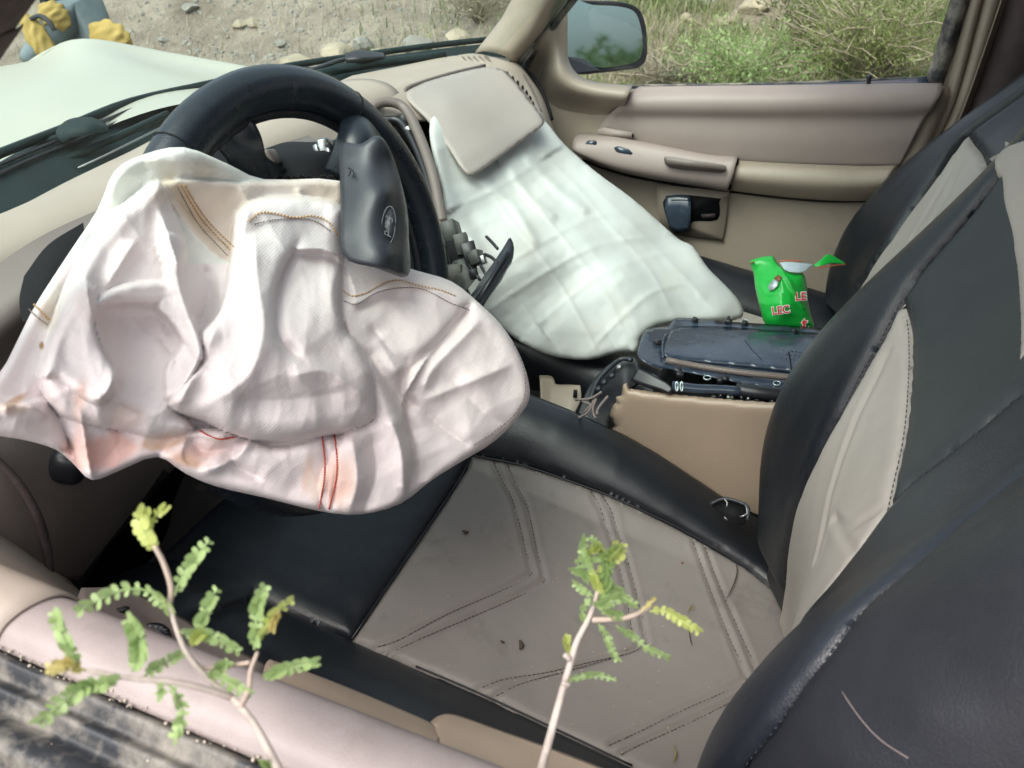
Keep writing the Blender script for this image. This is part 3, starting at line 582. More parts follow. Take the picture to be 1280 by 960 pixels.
plate('lock_switch', [P(*a, y=-.648) for a in ((767, 185), (772, 183), (785, 187), (791, 192), (789, 195), (780, 195), (770, 190))], .006, M_panel, dp, .001)
plate('grab_slot', [P(*a, y=-.634) for a in smooth_poly(((830, 200), (834, 196), (860, 200), (902, 206), (908, 211), (903, 216), (870, 214), (836, 209)), 3)], .004, M_knee, dp, .001)
plate('mirror_switch_plate', [P(*a, y=-.69) for a in ((746, 163), (754, 160), (791, 166), (792, 173), (762, 172), (748, 170))], .008, M_door, dp, .001)
tube('mirror_switch', [P(791, 167, y=-.684), P(791, 172, y=-.684)], .002, M_dark, dp, 5)
pc = net('pull_cup', [[P(*a, y=-.70) for a in ((922, 201), (970, 204), (1040, 207), (1090, 208), (1122, 207))], [P(*a, y=-.672) for a in ((918, 208), (970, 211), (1040, 215), (1085, 216), (1115, 214))], [P(*a, y=-.662) for a in ((914, 222), (970, 228), (1035, 232), (1080, 232), (1106, 230))], [P(*a, y=-.69) for a in ((912, 236), (970, 243), (1030, 248), (1070, 249), (1092, 248))], [P(*a, y=-.72) for a in ((912, 237), (970, 244), (1030, 249), (1070, 250), (1091, 249))]], M_trim, dp, 6, .003, 0)
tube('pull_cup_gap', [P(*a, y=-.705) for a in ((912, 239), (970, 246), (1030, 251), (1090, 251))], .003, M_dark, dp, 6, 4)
# latch handle in its recess
plate('latch_bezel', [P(*a, y=-.70) for a in smooth_poly(((820, 236), (830, 232), (905, 240), (910, 246), (904, 296), (896, 300), (838, 292), (826, 284)), 3)], .003, M_trim, dp, .001)
plate('latch_recess', [P(*a, y=-.698) for a in smooth_poly(((833, 245), (896, 248), (899, 253), (897, 275), (866, 277), (862, 288), (845, 289), (834, 275)), 3)], .006, M_dark, dp, .001)
net('latch_handle', [[P(*a, y=-.69) for a in ((833, 246), (848, 244), (863, 246))], [P(*a, y=-.678) for a in ((832, 262), (848, 262), (864, 264))], [P(*a, y=-.684) for a in ((838, 284), (848, 290), (862, 286))]], M_panel, dp, 4, .006)
plate('latch_mark', [P(*a, y=-.6965) for a in ((876, 268), (894, 267), (893, 272), (878, 273))], .001, M_fabric, dp, 0)
for a in ((864, 250), (864, 284)): tube('latch_rib', [P(839, a[1], y=-.677), P(862, a[1], y=-.679)], .001, M_dark, dp, 5)
# lock pin, seals, glass
tube('lock_pin', [P(1084, 114, y=-.735), P(1085, 108, y=-.735), P(1086, 102, y=-.735), P(1086.5, 94, y=-.735)], [.006, .0042, .0038, .0056], M_plastic, dp, 10, 3)
tube('lock_pin_collar', [P(1078, 114, y=-.729), P(1091, 113.5, y=-.729)], .003, M_plastic, dp, 8)
glass_pts = [P(x, y_, y=-.775) for x, y_ in ((700, -160), (700, 112), (1176, 112), (1250, -160))]
mk('window_glass', glass_pts, [(0, 1, 2, 3)], M_sglass, dp, False)
net('window_belt_seal', [[P(x, y_, y=-.765) for x, y_ in ((700, 113), (900, 108), (1060, 103), (1162, 97))], [P(x, y_, y=-.755) for x, y_ in ((700, 116), (900, 113), (1060, 109.5), (1165, 105))], [P(x, y_, y=-.74) for x, y_ in ((700, 120), (900, 118), (1060, 116), (1170, 114))]], M_panel, dp, 5, .003)
tube('window_seal', [P(x, y_, y=-.765) for x, y_ in ((706, 108), (900, 106), (1060, 101.5), (1160, 97))], .0032, M_rubber, dp, 6, 4)
net('window_frame', [[P(x, y_, y=-.765) for x, y_ in ((1158, 104), (1172, 60), (1184, 20), (1240, -160))], [P(x, y_, y=-.745) for x, y_ in ((1170, 108), (1183, 62), (1200, 10), (1255, -160))], [P(x, y_, y=-.76) for x, y_ in ((1176, 108), (1192, 60), (1210, 8), (1266, -160))]], M_rubber, dp, 4, .004)
tube('window_seal', [P(x, y_, y=-.76) for x, y_ in ((705, 120), (705, 80), (705.5, 40), (706, 0), (700, -60))], .0035, M_rubber, dp, 6, 3)
tube('door_edge_seal', T([(700, -4, 1.49), (690, 15, 1.50), (672, 42, 1.52), (655, 68, 1.54), (644, 83, 1.57)]), .009, M_rubber, dp, 8, 4)
tube('door_edge_seal', [P(*a, y=-.745) for a in ((1184, 118), (1168, 140), (1150, 175), (1130, 210), (1108, 245), (1090, 275))], .005, M_dark, dp, 8, 4)
tube('dash_side_gap', T([(646, 84, 1.575), (664, 94, 1.57), (680, 120, 1.56), (690, 150, 1.55)]), .004, M_dark, dp, 6, 4)
# centre pillar (three strips) and stained fabric behind it
net('center_pillar', [[P(x, y_, y=-.765) for x, y_ in ((1085, 300), (1130, 230), (1160, 165), (1180, 110), (1212, 0), (1255, -160))], [P(x, y_, y=-.735) for x, y_ in ((1092, 302), (1142, 222), (1172, 165), (1192, 115), (1222, 0), (1265, -160))],
    [P(x, y_, y=-.75) for x, y_ in ((1096, 304), (1146, 225), (1178, 165), (1198, 115), (1229, 0), (1272, -160))], [P(x, y_, y=-.725) for x, y_ in ((1102, 308), (1150, 235), (1186, 165), (1210, 110), (1242, 0), (1286, -160))], [P(x, y_, y=-.75) for x, y_ in ((1110, 315), (1160, 245), (1198, 165), (1222, 105), (1258, 0), (1302, -160))]], M_trim, car, 6, .004)
net('pillar_lining', [[P(x, y_, y=-.75) for x, y_ in ((1100, 340), (1150, 262), (1198, 165), (1222, 105), (1257, 0), (1302, -160))], [P(x, y_, y=-.70) for x, y_ in ((1160, 350), (1200, 280), (1240, 180), (1262, 110), (1300, 0), (1340, -160))], [P(x, y_, y=-.74) for x, y_ in ((1250, 360), (1290, 280), (1330, 180), (1350, 110), (1400, 0), (1440, -160))]], M_fabric, car, 6, .004)['label'] = 'dark stained fabric lining behind the door pillar'
tube('lining_seam', [P(*a, y=-.722) for a in ((1150, 250), (1192, 165), (1216, 105), (1252, 0))], .0016, M_trim, car, 5, 4)
# door mirror
mi = thing('side_mirror', None, None); mi.parent = car; 
for k in ('label', 'category'): 
    if k in mi: del mi[k]
MN = np.array((-.80, .60, .15)); MN /= np.linalg.norm(MN); MC = P(755, 46, y=-.93)
def ell(L, off, n=4):
    out = []
    for a, b in smooth_poly(L, n):
        R_ = ray(a, b); out.append(CAM+R_*(((MC-MN*off-CAM)@MN)/(R_@MN)))
    return out
mo = ((704, -8), (715, 0), (740, 2), (775, 3), (797, 10), (806, 28), (809, 52), (808, 72), (800, 83), (778, 87), (750, 90), (728, 91), (712, 80), (703, 60))
def ringloft(name, rings, m, parent, cap=True):
    G = np.array(rings); o = gridmesh(name, G, m, parent, True, True)
    if cap:
        me = o.data; bm = bmesh.new(); bm.from_mesh(me); bm.verts.ensure_lookup_table(); n = G.shape[1]
        for base_ in (0, (G.shape[0]-1)*n):
            try: bm.faces.new([bm.verts[base_+k] for k in range(n)])
            except Exception: pass
        bmesh.ops.recalc_face_normals(bm, faces=bm.faces); bm.to_mesh(me); bm.free()
    return o
fr_ = np.array(ell(mo, .008)); cc = fr_.mean(0); ax_ = -MN*.10
mg = ((710, 2), (740, 6), (772, 8), (792, 14), (800, 30), (803, 52), (801, 70), (790, 79), (768, 83), (748, 84), (725, 76), (708, 70))
gl = np.array(ell(mg, .004))
ringloft('mirror_housing', [cc+(fr_-cc)*.93+ax_*.05, fr_, cc+(fr_-cc)*1.04+ax_*.1, cc+(fr_-cc)*1.05+ax_*.35, cc+(fr_-cc)*.95+ax_*.7, cc+(fr_-cc)*.7+ax_*.95, cc+(fr_-cc)*.3+ax_*1.05], M_plastic, mi)
g2 = list(gl)
gm = mk('mirror_glass', g2, [tuple(range(len(g2)))], M_mirror, mi, False)
gm.data.update()
mtilt = [Vector(p) for p in g2]
mk('mirror_arm', [P(*a) for a in ((706, 70, 1.63), (706, 92, 1.62), (750, 88, 1.66), (730, 74, 1.66), (706, 72, 1.67), (706, 93, 1.66), (750, 89, 1.70), (730, 76, 1.70))], [(0, 1, 2, 3), (4, 5, 6, 7), (0, 4, 5, 1), (3, 2, 6, 7)], M_plastic, mi, False)
# outer skin and header of the far side
mk('outer_door_skin', [(.58, -.83, .35), (-.5, -.83, .35), (-.5, -.80, 1.10), (.58, -.80, 1.06)], [(0, 1, 2, 3)], M_hood, dp, False)

# ---------------- driver door (near)
XD = (.62, .45, .34, .2, .1, 0, -.1, -.3, -.5)
dd = net('driver_door', [[(x, .757, 1.150) for x in XD], [(x, .748, 1.158) for x in XD], [(x, .733, 1.159) for x in XD], [(x, .718, 1.150) for x in XD], [(x, .709, 1.125) for x in XD], [(x, .706, 1.09) for x in XD], [(x, .70, .95) for x in XD], [(x, .70, .5) for x in XD]], M_sill, car, 5, .004)
dd['label'] = 'driver door with dusty mauve window sill'
net('sill_end_cap', [[(x, .7575, 1.1525+(x-.352)*.02) for x in (.352, .42, .5, .62)], [(x, .748, 1.1605+(x-.352)*.04) for x in (.350, .42, .5, .62)], [(x, .733, 1.1618+(x-.352)*.07) for x in (.347, .42, .5, .64)], [(x, .7165, 1.1530+(x-.352)*.08) for x in (.345, .42, .50, .66)], [(x, .7065, 1.127+(x-.352)*.05) for x in (.345, .42, .5, .68)], [(x, .69-.2*(x-.352), 1.08) for x in (.350, .42, .5, .68)], [(x, .66-.3*(x-.352), .96) for x in (.38, .43, .52, .70)]], M_dash, dd, 5, .002, 1)
ribs = [(.757, 1.148), (.762, 1.153), (.768, 1.146), (.774, 1.150), (.780, 1.143), (.789, 1.149), (.797, 1.149), (.801, 1.139), (.808, 1.143), (.815, 1.138), (.824, 1.130), (.832, 1.10), (.838, .9), (.84, .5)]
net('weatherstrip', [[(x, y, z) for x in XD] for y, z in ribs[:12]], M_rubber, dd, 4)
net('outer_skin', [[(x, y, z) for x in XD] for y, z in ((.830, 1.118), (.84, 1.05), (.85, .8), (.84, .45))], M_hood, dd, 4)
# switch pod
pod = net('switch_pod', [[P(*a) for a in r] for r in (((96, 752, .56), (150, 752, .60), (200, 775, .60), (262, 812, .585), (330, 850, .56)), ((92, 765, .52), (140, 770, .555), (190, 800, .55), (250, 836, .53), (320, 870, .51)), ((110, 800, .47), (150, 815, .48), (200, 835, .47), (260, 865, .46), (320, 895, .46)))], M_door, dd, 6, .01)
for L in (((116, 770), (128, 768), (137, 776), (136, 782), (124, 780), (115, 774)), ((180, 782), (200, 784), (209, 794), (207, 806), (192, 808), (176, 800), (172, 790)), ((150, 778), (160, 780), (168, 792), (158, 792), (149, 786)), ((143, 764), (150, 761), (156, 763), (153, 768), (146, 768)), ((215, 815), (240, 825), (250, 838), (236, 838), (218, 828))):
    plate('door_switch', [P(a, b, t=.532) for a, b in smooth_poly(L, 3)], .008, M_plastic, dd, .0015)
# pull handles along the door beside the seat
net('pull_handle', [[P(*a) for a in r] for r in (((330, 845, .46), (380, 862, .455), (450, 890, .45), (520, 920, .44), (545, 934, .44)), ((325, 855, .44), (380, 874, .432), (450, 903, .425), (515, 932, .42), (540, 944, .42)), ((330, 880, .41), (380, 900, .40), (450, 925, .40), (500, 950, .40), (530, 962, .40)))], M_console, dd, 6, .01)
net('armrest_pad', [[P(*a) for a in r] for r in (((550, 922, .45), (562, 914, .46), (620, 934, .45), (700, 962, .44), (820, 1010, .42)), ((544, 935, .43), (560, 932, .435), (620, 952, .43), (700, 985, .42), (820, 1035, .40)), ((550, 970, .40), (570, 975, .40), (620, 990, .40), (700, 1020, .39), (820, 1060, .38)))], M_console, dd, 6, .01)
# grit lying on the sill
rg = random.Random(9); V = []; F = []
for i in range(420):
    x = rg.uniform(-.05, .42); y = .7575+rg.gauss(0, .0022) if rg.random() < .75 else rg.uniform(.725, .80); z = 1.152 if y < .762 else 1.148; s = rg.choice((.0003, .0004, .0006, .0010)); v, f = rg.choice(LR); k = len(V)
    V += [Vector((x, y, z+s*.3))+q*s for q in v]; F += [tuple(a+k for a in q) for q in f]
M_grit = mat('pale_grit', (.40, .35, .27), .9)
tag(mk('sill_grit', V, F, M_grit), 'pale grit lying along the driver door sill gap', 'grit', kind='stuff')
#SPLIT
# ================================================================== SEATS
def surf_inv(S, px, py, a0, b0):
    """where the pixel's ray meets the surface S(a,b) (numpy Gauss-Newton)"""
    R = ray(px, py); q = np.array((a0, b0, .9), float)
    for _ in range(60):
        f = lambda q: S(np.array([q[0]]), np.array([q[1]]))[0]-CAM-R*q[2]
        r = f(q); J = np.stack([(f(q+e)-r)/1e-4 for e in np.eye(3)*1e-4], 1)
        d = np.linalg.lstsq(J, -r, rcond=None)[0]; q = q+np.clip(d, -.1, .1)
        if abs(d).max() < 1e-6: break
    return float(q[0]), float(q[1])
def nrm_of(S, A, B, flip=1):
    e = 1e-3; p = S(A, B); u = S(A+e, B)-p; v = S(A, B+e)-p; n = np.cross(u, v); n /= np.linalg.norm(n, axis=-1, keepdims=True)+1e-12
    s = np.sign((n*(CAM-p)).sum(-1, keepdims=True)); return n*s
def panel(name, S, poly, mat_, parent, puff=.006, ew=.02, sp=.004, seams=(), sd_w=.004, sd_h=.003, wr=0.0, edge=-.004, nfn=None):
    def fn(X, Y, D):
        p = S(X, Y); n = (nfn or (lambda a, b: nrm_of(S, a, b)))(X, Y)
        h = edge+puff*prof(D/ew)
        for L in seams:
            d, _, _ = pdist(X, Y, L); h = h-sd_h*np.exp(-(d/sd_w)**2)+sd_h*.3*np.exp(-((d-2.6*sd_w)/(1.5*sd_w))**2)
        if wr: h = h+wr*(fbm(X*22+3, Y*22+7, 4)-.5)+wr*.6*(ridged(X*9+2, Y*9+1, 2)-.4)
        return p+n*h[..., None]
    return sheet(name, poly, sp, fn, mat_, parent, uvs=10), fn
def stitches(name, S, lines, parent, m, gap=.006, r=.00045, lift=.0008, nf=None, step=.0032):
    paths = []
    for L in lines:
        L = np.array(cr(L, 10)) if len(L) > 2 else np.array(cr(L, 40)); seg = np.linalg.norm(np.diff(L, axis=0), axis=1); c = np.concatenate([[0], np.cumsum(seg)]); s = 0
        while s+step < c[-1]:
            q = [np.array((np.interp(v, c, L[:, 0]), np.interp(v, c, L[:, 1]))) for v in (s, s+step)]
            p = [S(np.array([a[0]]), np.array([a[1]]))[0]+nrm_of(S, np.array([a[0]]), np.array([a[1]]))[0]*lift for a in q]
            paths.append(p); s += gap
    o = tubes(name, paths, r, m, parent, 4); o['kind'] = 'stuff' if len(paths) > 300 else 'thing'
    if o['kind'] == 'thing': del o['kind']
    return o
# ---- driver seat cushion: a = x, b = y
seat = thing('driver_seat', 'black and grey beige leatherette driver seat nearest the camera, filling the right side', 'seat', (0, .37, .5))
def SB(X, Y): # cushion base surface
    z = .764+.19*X; d = np.clip((np.abs(Y-.33)-.15)/.09, 0, 1.6); am = np.where(Y < .33, np.interp(X, (-.12, -.045, .03, .13, .17, .25, .5), (.0, .0, .016, .046, .054, .060, .060)), .045); z = z+am*np.sin(np.clip(d, 0, 1)*pi/2)**1.4-.02*np.exp(-((X-.12)/.15)**2-((Y-.32)/.12)**2)
    z = z-.12*np.clip((np.abs(Y-.33)-.255)/.05, 0, 3)**2-1.8*np.clip(X-.47, 0, 1)**2
    return np.stack([X, Y, z], -1)
C2 = lambda px, py: surf_inv(SB, px, py, .15, .35)
ip = [C2(*a) for a in ((440, 800), (590, 570), (650, 582), (700, 598), (755, 618), (800, 638), (850, 662), (900, 690), (940, 714), (976, 742))]
ip += [(-.12, .15), (-.12, .50)]
near = [C2(*a) for a in ((790, 958), (700, 915), (600, 868), (520, 834))]
ip += [(near[0][0]-.08, near[0][1]+.0)]+near
far_edge = ip[1:10]
pairs = [(((620, 575), (640, 625), (660, 690), (668, 722)), ((638, 580), (655, 625), (672, 690), (679, 727)))]
def L_(pts): return [C2(*a) for a in pts]
seamsP = [L_(((617, 577), (640, 625), (657, 690), (664, 718), (620, 742), (560, 768), (500, 800), (470, 810))), L_(((634, 580), (657, 630), (672, 695), (680, 727), (640, 750), (580, 776), (520, 802), (492, 815))),
    L_(((738, 613), (752, 640), (768, 690), (782, 745), (790, 790), (798, 812), (740, 828), (680, 842), (630, 850), (598, 862))), L_(((752, 618), (766, 645), (782, 695), (798, 755), (808, 806), (760, 825), (700, 842), (650, 856), (618, 872))),
    L_(((866, 678), (874, 700), (890, 745), (912, 800), (932, 850), (900, 868), (850, 890), (800, 915), (760, 933))), L_(((881, 685), (888, 705), (906, 750), (928, 800), (951, 857), (920, 875), (860, 905), (800, 932), (776, 944)))]
cu, cfn = panel('cushion_insert', SB, ip, M_insert, seat, .007, .012, .0035, seamsP, .0022, .0034, .0025)
cu['label'] = 'grey beige cushion insert stitched in chevrons, dusty'
def SBl(X, Y): return SB(X, Y)+np.array((0, 0, .0022))
for L in seamsP: pass
stitches('seam_stitching', SB, seamsP, cu, M_fabric, .0052, .0006, .0012, step=.0036)
fe = far_edge
bolf = fe[::-1]+[(fe[0][0]+.01, .05), (.2, .045), (.0, .045), (-.12, .05), (-.12, .15)]
panel('cushion_bolster', SB, bolf, M_black, seat, .014, .03, .004, (), wr=.002)
boln = near+[ip[0]]
boln = [(-.25, near[0][1])]+boln+[(.46, .485), (.47, .62), (.3, .645), (0, .645), (-.25, .645)]
panel('cushion_bolster', SB, boln, M_black, seat, .014, .03, .004, (), wr=.002)
fp = [ip[0], ip[1], (ip[1][0]+.01, .05), (.45, .05), (.56, .09), (.60, .2), (.60, .5), (.56, .62), (.47, .62), (.46, .485)]
panel('cushion_front_panel', SB, fp, M_black, seat, .012, .025, .003, [L_(((250, 775), (330, 768), (440, 803)))], wr=.003)
for L in ([ip[0], ip[1]], far_edge, near[::-1]):
    L = np.array(cr(L, 8)); tube('edge_piping', SB(L[:, 0], L[:, 1])+np.array((0, 0, .0015)), .0012, M_plastic, cu, 6)
net('cushion_base', [[(x, .062, z) for x, z in ((-.14, .75), (.1, .80), (.3, .85), (.5, .83), (.55, .78))], [(x, .06, .6) for x in (-.14, .1, .3, .5, .56)], [(x, .66, .6) for x in (-.14, .1, .3, .5, .56)], [(x, .65, z) for x, z in ((-.14, .72), (.1, .76), (.3, .79), (.5, .79), (.55, .77))]], M_carpet, seat, 3)
# ---- backrest: a = arc across (0..1.4), b = height z
CY = np.array([(.665, -.19), (.67, -.10), (.655, -.035), (.62, -.005), (.58, 0), (.54, -.014), (.495, -.036), (.44, -.046), (.37, -.05), (.30, -.046), (.245, -.036), (.20, -.014), (.165, 0), (.135, -.008), (.115, -.035), (.11, -.10), (.115, -.19)])
CR_ = cr(CY, 8)
_pd = np.polyfit([.77, .82, .88, .93, .98, 1.02, 1.08, 1.14, 1.2, 1.28, 1.36, 1.46], [-.034, -.03, -.024, -.016, -.013, -.017, -.032, -.058, -.095, -.135, -.172, -.225], 6)
_pp = np.polyfit([.68, .767, .83, .889, .994, 1.055, 1.123, 1.227, 1.30, 1.40], [-.085, -.077, -.072, -.072, -.095, -.131, -.184, -.277, -.33, -.40], 5)
def SK(A, B, x0=None, yo=0, wn=1.0):
    x0 = x0 or (lambda z: np.polyval(_pd, np.clip(z, .77, 1.47)))
    s = A*(len(CR_)-1); i = np.clip(np.floor(s).astype(int), 0, len(CR_)-2); f = (s-i)[..., None]; c = CR_[i]*(1-f)+CR_[i+1]*f
    y = .39+(c[..., 0]-.39)*(1-.9*np.clip(B-1.28, 0, .4)**2*wn); x = x0(B)+c[..., 1]*(1-.25*np.clip(B-1.2, 0, .3)/.3)
    return np.stack([x, y+yo, B+0*x], -1)
K2 = lambda px, py, a=.7: surf_inv(SK, px, py, a, 1.1)
def Ls(pts, a=.6): return [K2(p[0], p[1], a) for p in pts]
LFb = Ls(((979, 742), (985, 690), (1004, 615), (1022, 575), (1050, 520), (1076, 470), (1102, 425), (1128, 376)))       # far bolster | beige insert
L2 = Ls(((1134, 400), (1137, 440), (1135, 500), (1128, 560), (1119, 600), (1110, 640)), .5)               # insert | upper wing
G1 = Ls(((1110, 640), (1140, 606), (1180, 575), (1230, 535), (1278, 492)), .42)                            # wing | near bolster
N1 = Ls(((1110, 640), (1078, 688), (1045, 733), (1005, 783), (972, 830), (938, 875), (908, 918), (882, 955)), .40)                             # insert | near bolster
SS = Ls(((1279, 602), (1230, 640), (1150, 705), (1075, 770), (1030, 830), (975, 905), (932, 960)), .15)      # near bolster | side
FT = Ls(((1128, 376), (1150, 342), (1178, 310), (1215, 268), (1250, 222)), .6)                             # far bolster | wing
print('BACK', [tuple(round(v, 3) for v in q) for q in LFb], [tuple(round(v, 3) for v in q) for q in L2], [tuple(round(v, 3) for v in q) for q in G1], [tuple(round(v, 3) for v in q) for q in N1], [tuple(round(v, 3) for v in q) for q in SS], [tuple(round(v, 3) for v in q) for q in FT])
ZB, ZT = .77, 1.46
aL = LFb[0][0]; aN = N1[-1][0]; gE = G1[-1]; sT = (SS[0][0], SS[0][1]); sB = SS[-1]
G1x = G1+[(gE[0]-.02, min(gE[1]+.12, ZT))]; SSx = [(sT[0], ZT)]+SS+[(sB[0], ZB)]; FTx = FT+[(FT[-1][0]+.0, ZT)]
pieces = []
bi, bfn = panel('backrest_insert', SK, [(aL, ZB)]+LFb+L2+N1[1:]+[(aN, ZB)], M_insertb, seat, .006, .012, .0035, [Ls(((1022, 705), (1040, 620), (1075, 520), (1112, 440)), .6), Ls(((1046, 650), (1068, 660), (1100, 640)), .5), Ls(((1046, 650), (1062, 680), (1072, 690)), .5)], .003, .0018, .002)
panel('backrest_bolster', SK, LFb+FTx[1:]+[(.97, ZT), (.97, LFb[0][1]-.01)], M_black, seat, .010, .02, .004, (), wr=.0006)
panel('backrest_bolster', SK, [(aN, ZB)]+N1[::-1]+G1x[1:]+[(G1x[-1][0], ZT)]+SSx, M_blackn, seat, .010, .02, .0035, (), wr=.0008)
panel('backrest_wing', SK, L2[::-1]+[LFb[-1]]+FTx[1:]+[(.55, ZT), (G1x[-1][0], ZT)]+G1x[1:][::-1]+[G1[0]], M_blackw, seat, .009, .02, .004, (), wr=.0005)
panel('backrest_side', SK, SSx[::-1]+[(.0, ZT), (.0, ZB)], M_blackside, seat, .008, .02, .005, (), wr=.004)
for l in (G1, SS, LFb, L2): stitches('seam_stitching', SK, [l], bi, M_plastic, .0055, .0004, .0006)
tube('scratch', [K_ for K_ in [SK(np.array([a]), np.array([b]))[0]+nrm_of(SK, np.array([a]), np.array([b]))[0]*.0048 for a, b in Ls(((1062, 868), (1085, 900), (1110, 925), (1142, 944)), .1)]], .00028, M_grey, seat, 5, 4)
bk = np.array([[SK(np.array([a]), np.array([z]))[0]+np.array((-.012, 0, 0)) for a in np.linspace(0.0, 1, 40)] for z in np.linspace(ZB, ZT, 24)]); gridmesh('backrest_shell', bk, M_blackside, seat)
gridmesh('backrest_rear', np.stack([bk[:, 0], (bk[:, 0]+bk[:, -1])/2+np.array((-.03, 0, 0)), bk[:, -1]], 1), M_blackside, seat)
gridmesh('backrest_top', np.stack([bk[-1], bk[-1]*.5+bk[-1].mean(0)*.5+np.array((-.02, 0, .03)), np.repeat((bk[-1].mean(0)+np.array((-.04, 0, .035)))[None], 40, 0)], 0), M_black, seat)
box('headrest', (-.24, .39, 1.58), (.10, .26, .16), M_black, seat, (0, -.2, 0), .035, 4)
for s in (-.05, .05): tube('headrest_post', [(-.21, .39+s, 1.44), (-.235, .39+s, 1.53)], .006, M_steel, seat)
# upper beige inset on the wing (right edge of the picture)
ui = Ls(((1262, 165), (1259, 190), (1259, 225), (1264, 270), (1274, 318)), .5); ui = ui+[(ui[-1][0]-.13, ui[-1][1]-.03), (ui[0][0]-.13, ui[0][1]+.04)]; print('UI', ui)
panel('upper_insert', lambda A, B: SK(A, B)+np.array((.006, 0, 0)), ui, M_insertb, seat, .005, .008, .0022)
# ---- passenger seat
ps_ = thing('passenger_seat', 'black and pale beige passenger seat beyond the console, partly under the white airbag', 'seat', (0, -.37, .5))
def x0p(z): return np.polyval(_pp, np.clip(z, .68, 1.40))
def SP(A, B): return SK(A, B, x0p, -.745, 1.6)
def Lp(pts, a=.6):  return [surf_inv(SP, p[0], p[1], a, 1.05) for p in pts]
PF = Lp(((1066, 380), (1085, 345), (1115, 300), (1150, 250), (1180, 208), (1209, 168)), .7)
PT = Lp(((1209, 168), (1218, 182), (1232, 208), (1236, 214)), .6); PN = Lp(((1236, 214), (1190, 268), (1150, 320)), .4)
print('PASS', PF, PT, PN)
pt = [(PF[0][0], .80)]+PF+PT[1:]+[(.40, PT[-1][1]-.01), (.38, .80)]
pi_, _ = panel('backrest_insert', SP, pt, M_insertb, ps_, .006, .012, .004, [Lp(((1150, 300), (1185, 245), (1203, 200)), .6), Lp(((1140, 300), (1176, 240), (1196, 196)), .6)], .003, .002, .001)
panel('backrest_bolster', SP, [(PF[0][0], .80)]+PF+[(PF[-1][0], 1.40), (.97, 1.40), (.97, .78)], M_black, ps_, .010, .02, .005, (), wr=.002)
panel('backrest_top_panel', SP, [PF[-1]]+PT[1:]+[(.40, PT[-1][1]-.01), (.36, 1.40), (PF[-1][0], 1.40)], M_black, ps_, .008, .02, .005, (), wr=.001)
panel('backrest_bolster', SP, [(.38, .80), (.40, PT[-1][1]-.01), (.36, 1.40), (.03, 1.40), (.03, .78)], M_black, ps_, .010, .02, .005, (), wr=.002)
bk = np.array([[SP(np.array([a]), np.array([z]))[0]+np.array((-.012, 0, 0)) for a in np.linspace(0.0, 1, 30)] for z in np.linspace(.70, 1.40, 18)]); gridmesh('backrest_shell', bk, M_blackside, ps_)
gridmesh('backrest_rear', np.stack([bk[:, 0], (bk[:, 0]+bk[:, -1])/2+np.array((-.03, 0, 0)), bk[:, -1]], 1), M_blackside, ps_)
def SPC(X, Y):
    z = .755+.15*X; d = np.clip((np.abs(Y+.38)-.15)/.09, 0, 1); z = z+.04*np.sin(d*pi/2)**1.4-.10*np.clip((np.abs(Y+.38)-.25)/.05, 0, 3)**2-1.8*np.clip(X-.45, 0, 1)**2
    return np.stack([X, Y, z], -1)
panel('cushion_insert', SPC, [(-.12, -.54), (.34, -.54), (.38, -.38), (.34, -.22), (-.12, -.22)], M_insertb, ps_, .006, .012, .006)
panel('cushion_bolster', SPC, [(-.14, -.22), (.34, -.22), (.38, -.20), (.52, -.2), (.52, -.12), (.3, -.09), (-.14, -.09)], M_black, ps_, .012, .03, .006)
panel('cushion_bolster', SPC, [(-.14, -.54), (.34, -.54), (.38, -.56), (.52, -.56), (.52, -.62), (.3, -.66), (-.14, -.66)], M_black, ps_, .012, .03, .006)
panel('cushion_front_panel', SPC, [(.34, -.54), (.38, -.38), (.34, -.22), (.38, -.20), (.52, -.2), (.58, -.25), (.58, -.5), (.52, -.56), (.38, -.56)], M_black, ps_, .012, .03, .006)
net('cushion_base', [[(x, -.10, .78) for x in (-.14, .1, .3, .5, .55)], [(x, -.10, .6) for x in (-.14, .1, .3, .5, .56)], [(x, -.66, .6) for x in (-.14, .1, .3, .5, .56)], [(x, -.66, .74) for x in (-.14, .1, .3, .5, .55)]], M_carpet, ps_, 3)

# ================================================================== STEERING WHEEL
WC = np.array((.416, .354, 1.155)); wa, wy = .2233, .074
wn = np.array((-cos(wa)*cos(wy), cos(wa)*sin(wy), sin(wa))); e1 = np.cross(wn, (0, 0, 1)); e1 /= np.linalg.norm(e1); e2 = np.cross(wn, e1)
if e2[2] < 0: e2 = -e2
sw_ = thing('steering_wheel', 'black leather covered steering wheel with its hub cover torn open', 'steering wheel', WC)
def wp(r, th_, h=0): return WC+r*(cos(th_)*e1+sin(th_)*e2)+wn*h
n = 96; rings = []
for i in range(n+1):
    th_ = 2*pi*i/n; c = wp(.19, th_); rd = (c-WC)/.19; rr = .0192
    rings.append([c+rd*cos(a)*rr+wn*sin(a)*rr*.95 for a in np.linspace(0, 2*pi, 17)[:-1]])
gridmesh('rim', np.array(rings), M_wheel, sw_, True, True)
def rimseam(th_, r=.0190): c = wp(.19, th_); rd = (c-WC)/.19; return [c+rd*cos(a)*r+wn*sin(a)*r*.95 for a in np.linspace(0, 2*pi, 25)]
rm = [o for o in sw_.children if o.name.startswith('rim')][0]
for th_ in (radians(128), radians(52), radians(60), radians(205), radians(335)): tube('rim_seam', rimseam(th_), .0009, M_dark, rm, 5)
tubes('rim_stitching', [[wp(.1745, t_, .004), wp(.1745, t_+.012, .004)] for t_ in np.arange(0, 2*pi, .03)], .0007, M_grey, rm, 4)
tube('rim_inner_edge', [wp(.169, t_, -.004) for t_ in np.linspace(0, 2*pi, 73)], .005, M_plastic, rm, 6)
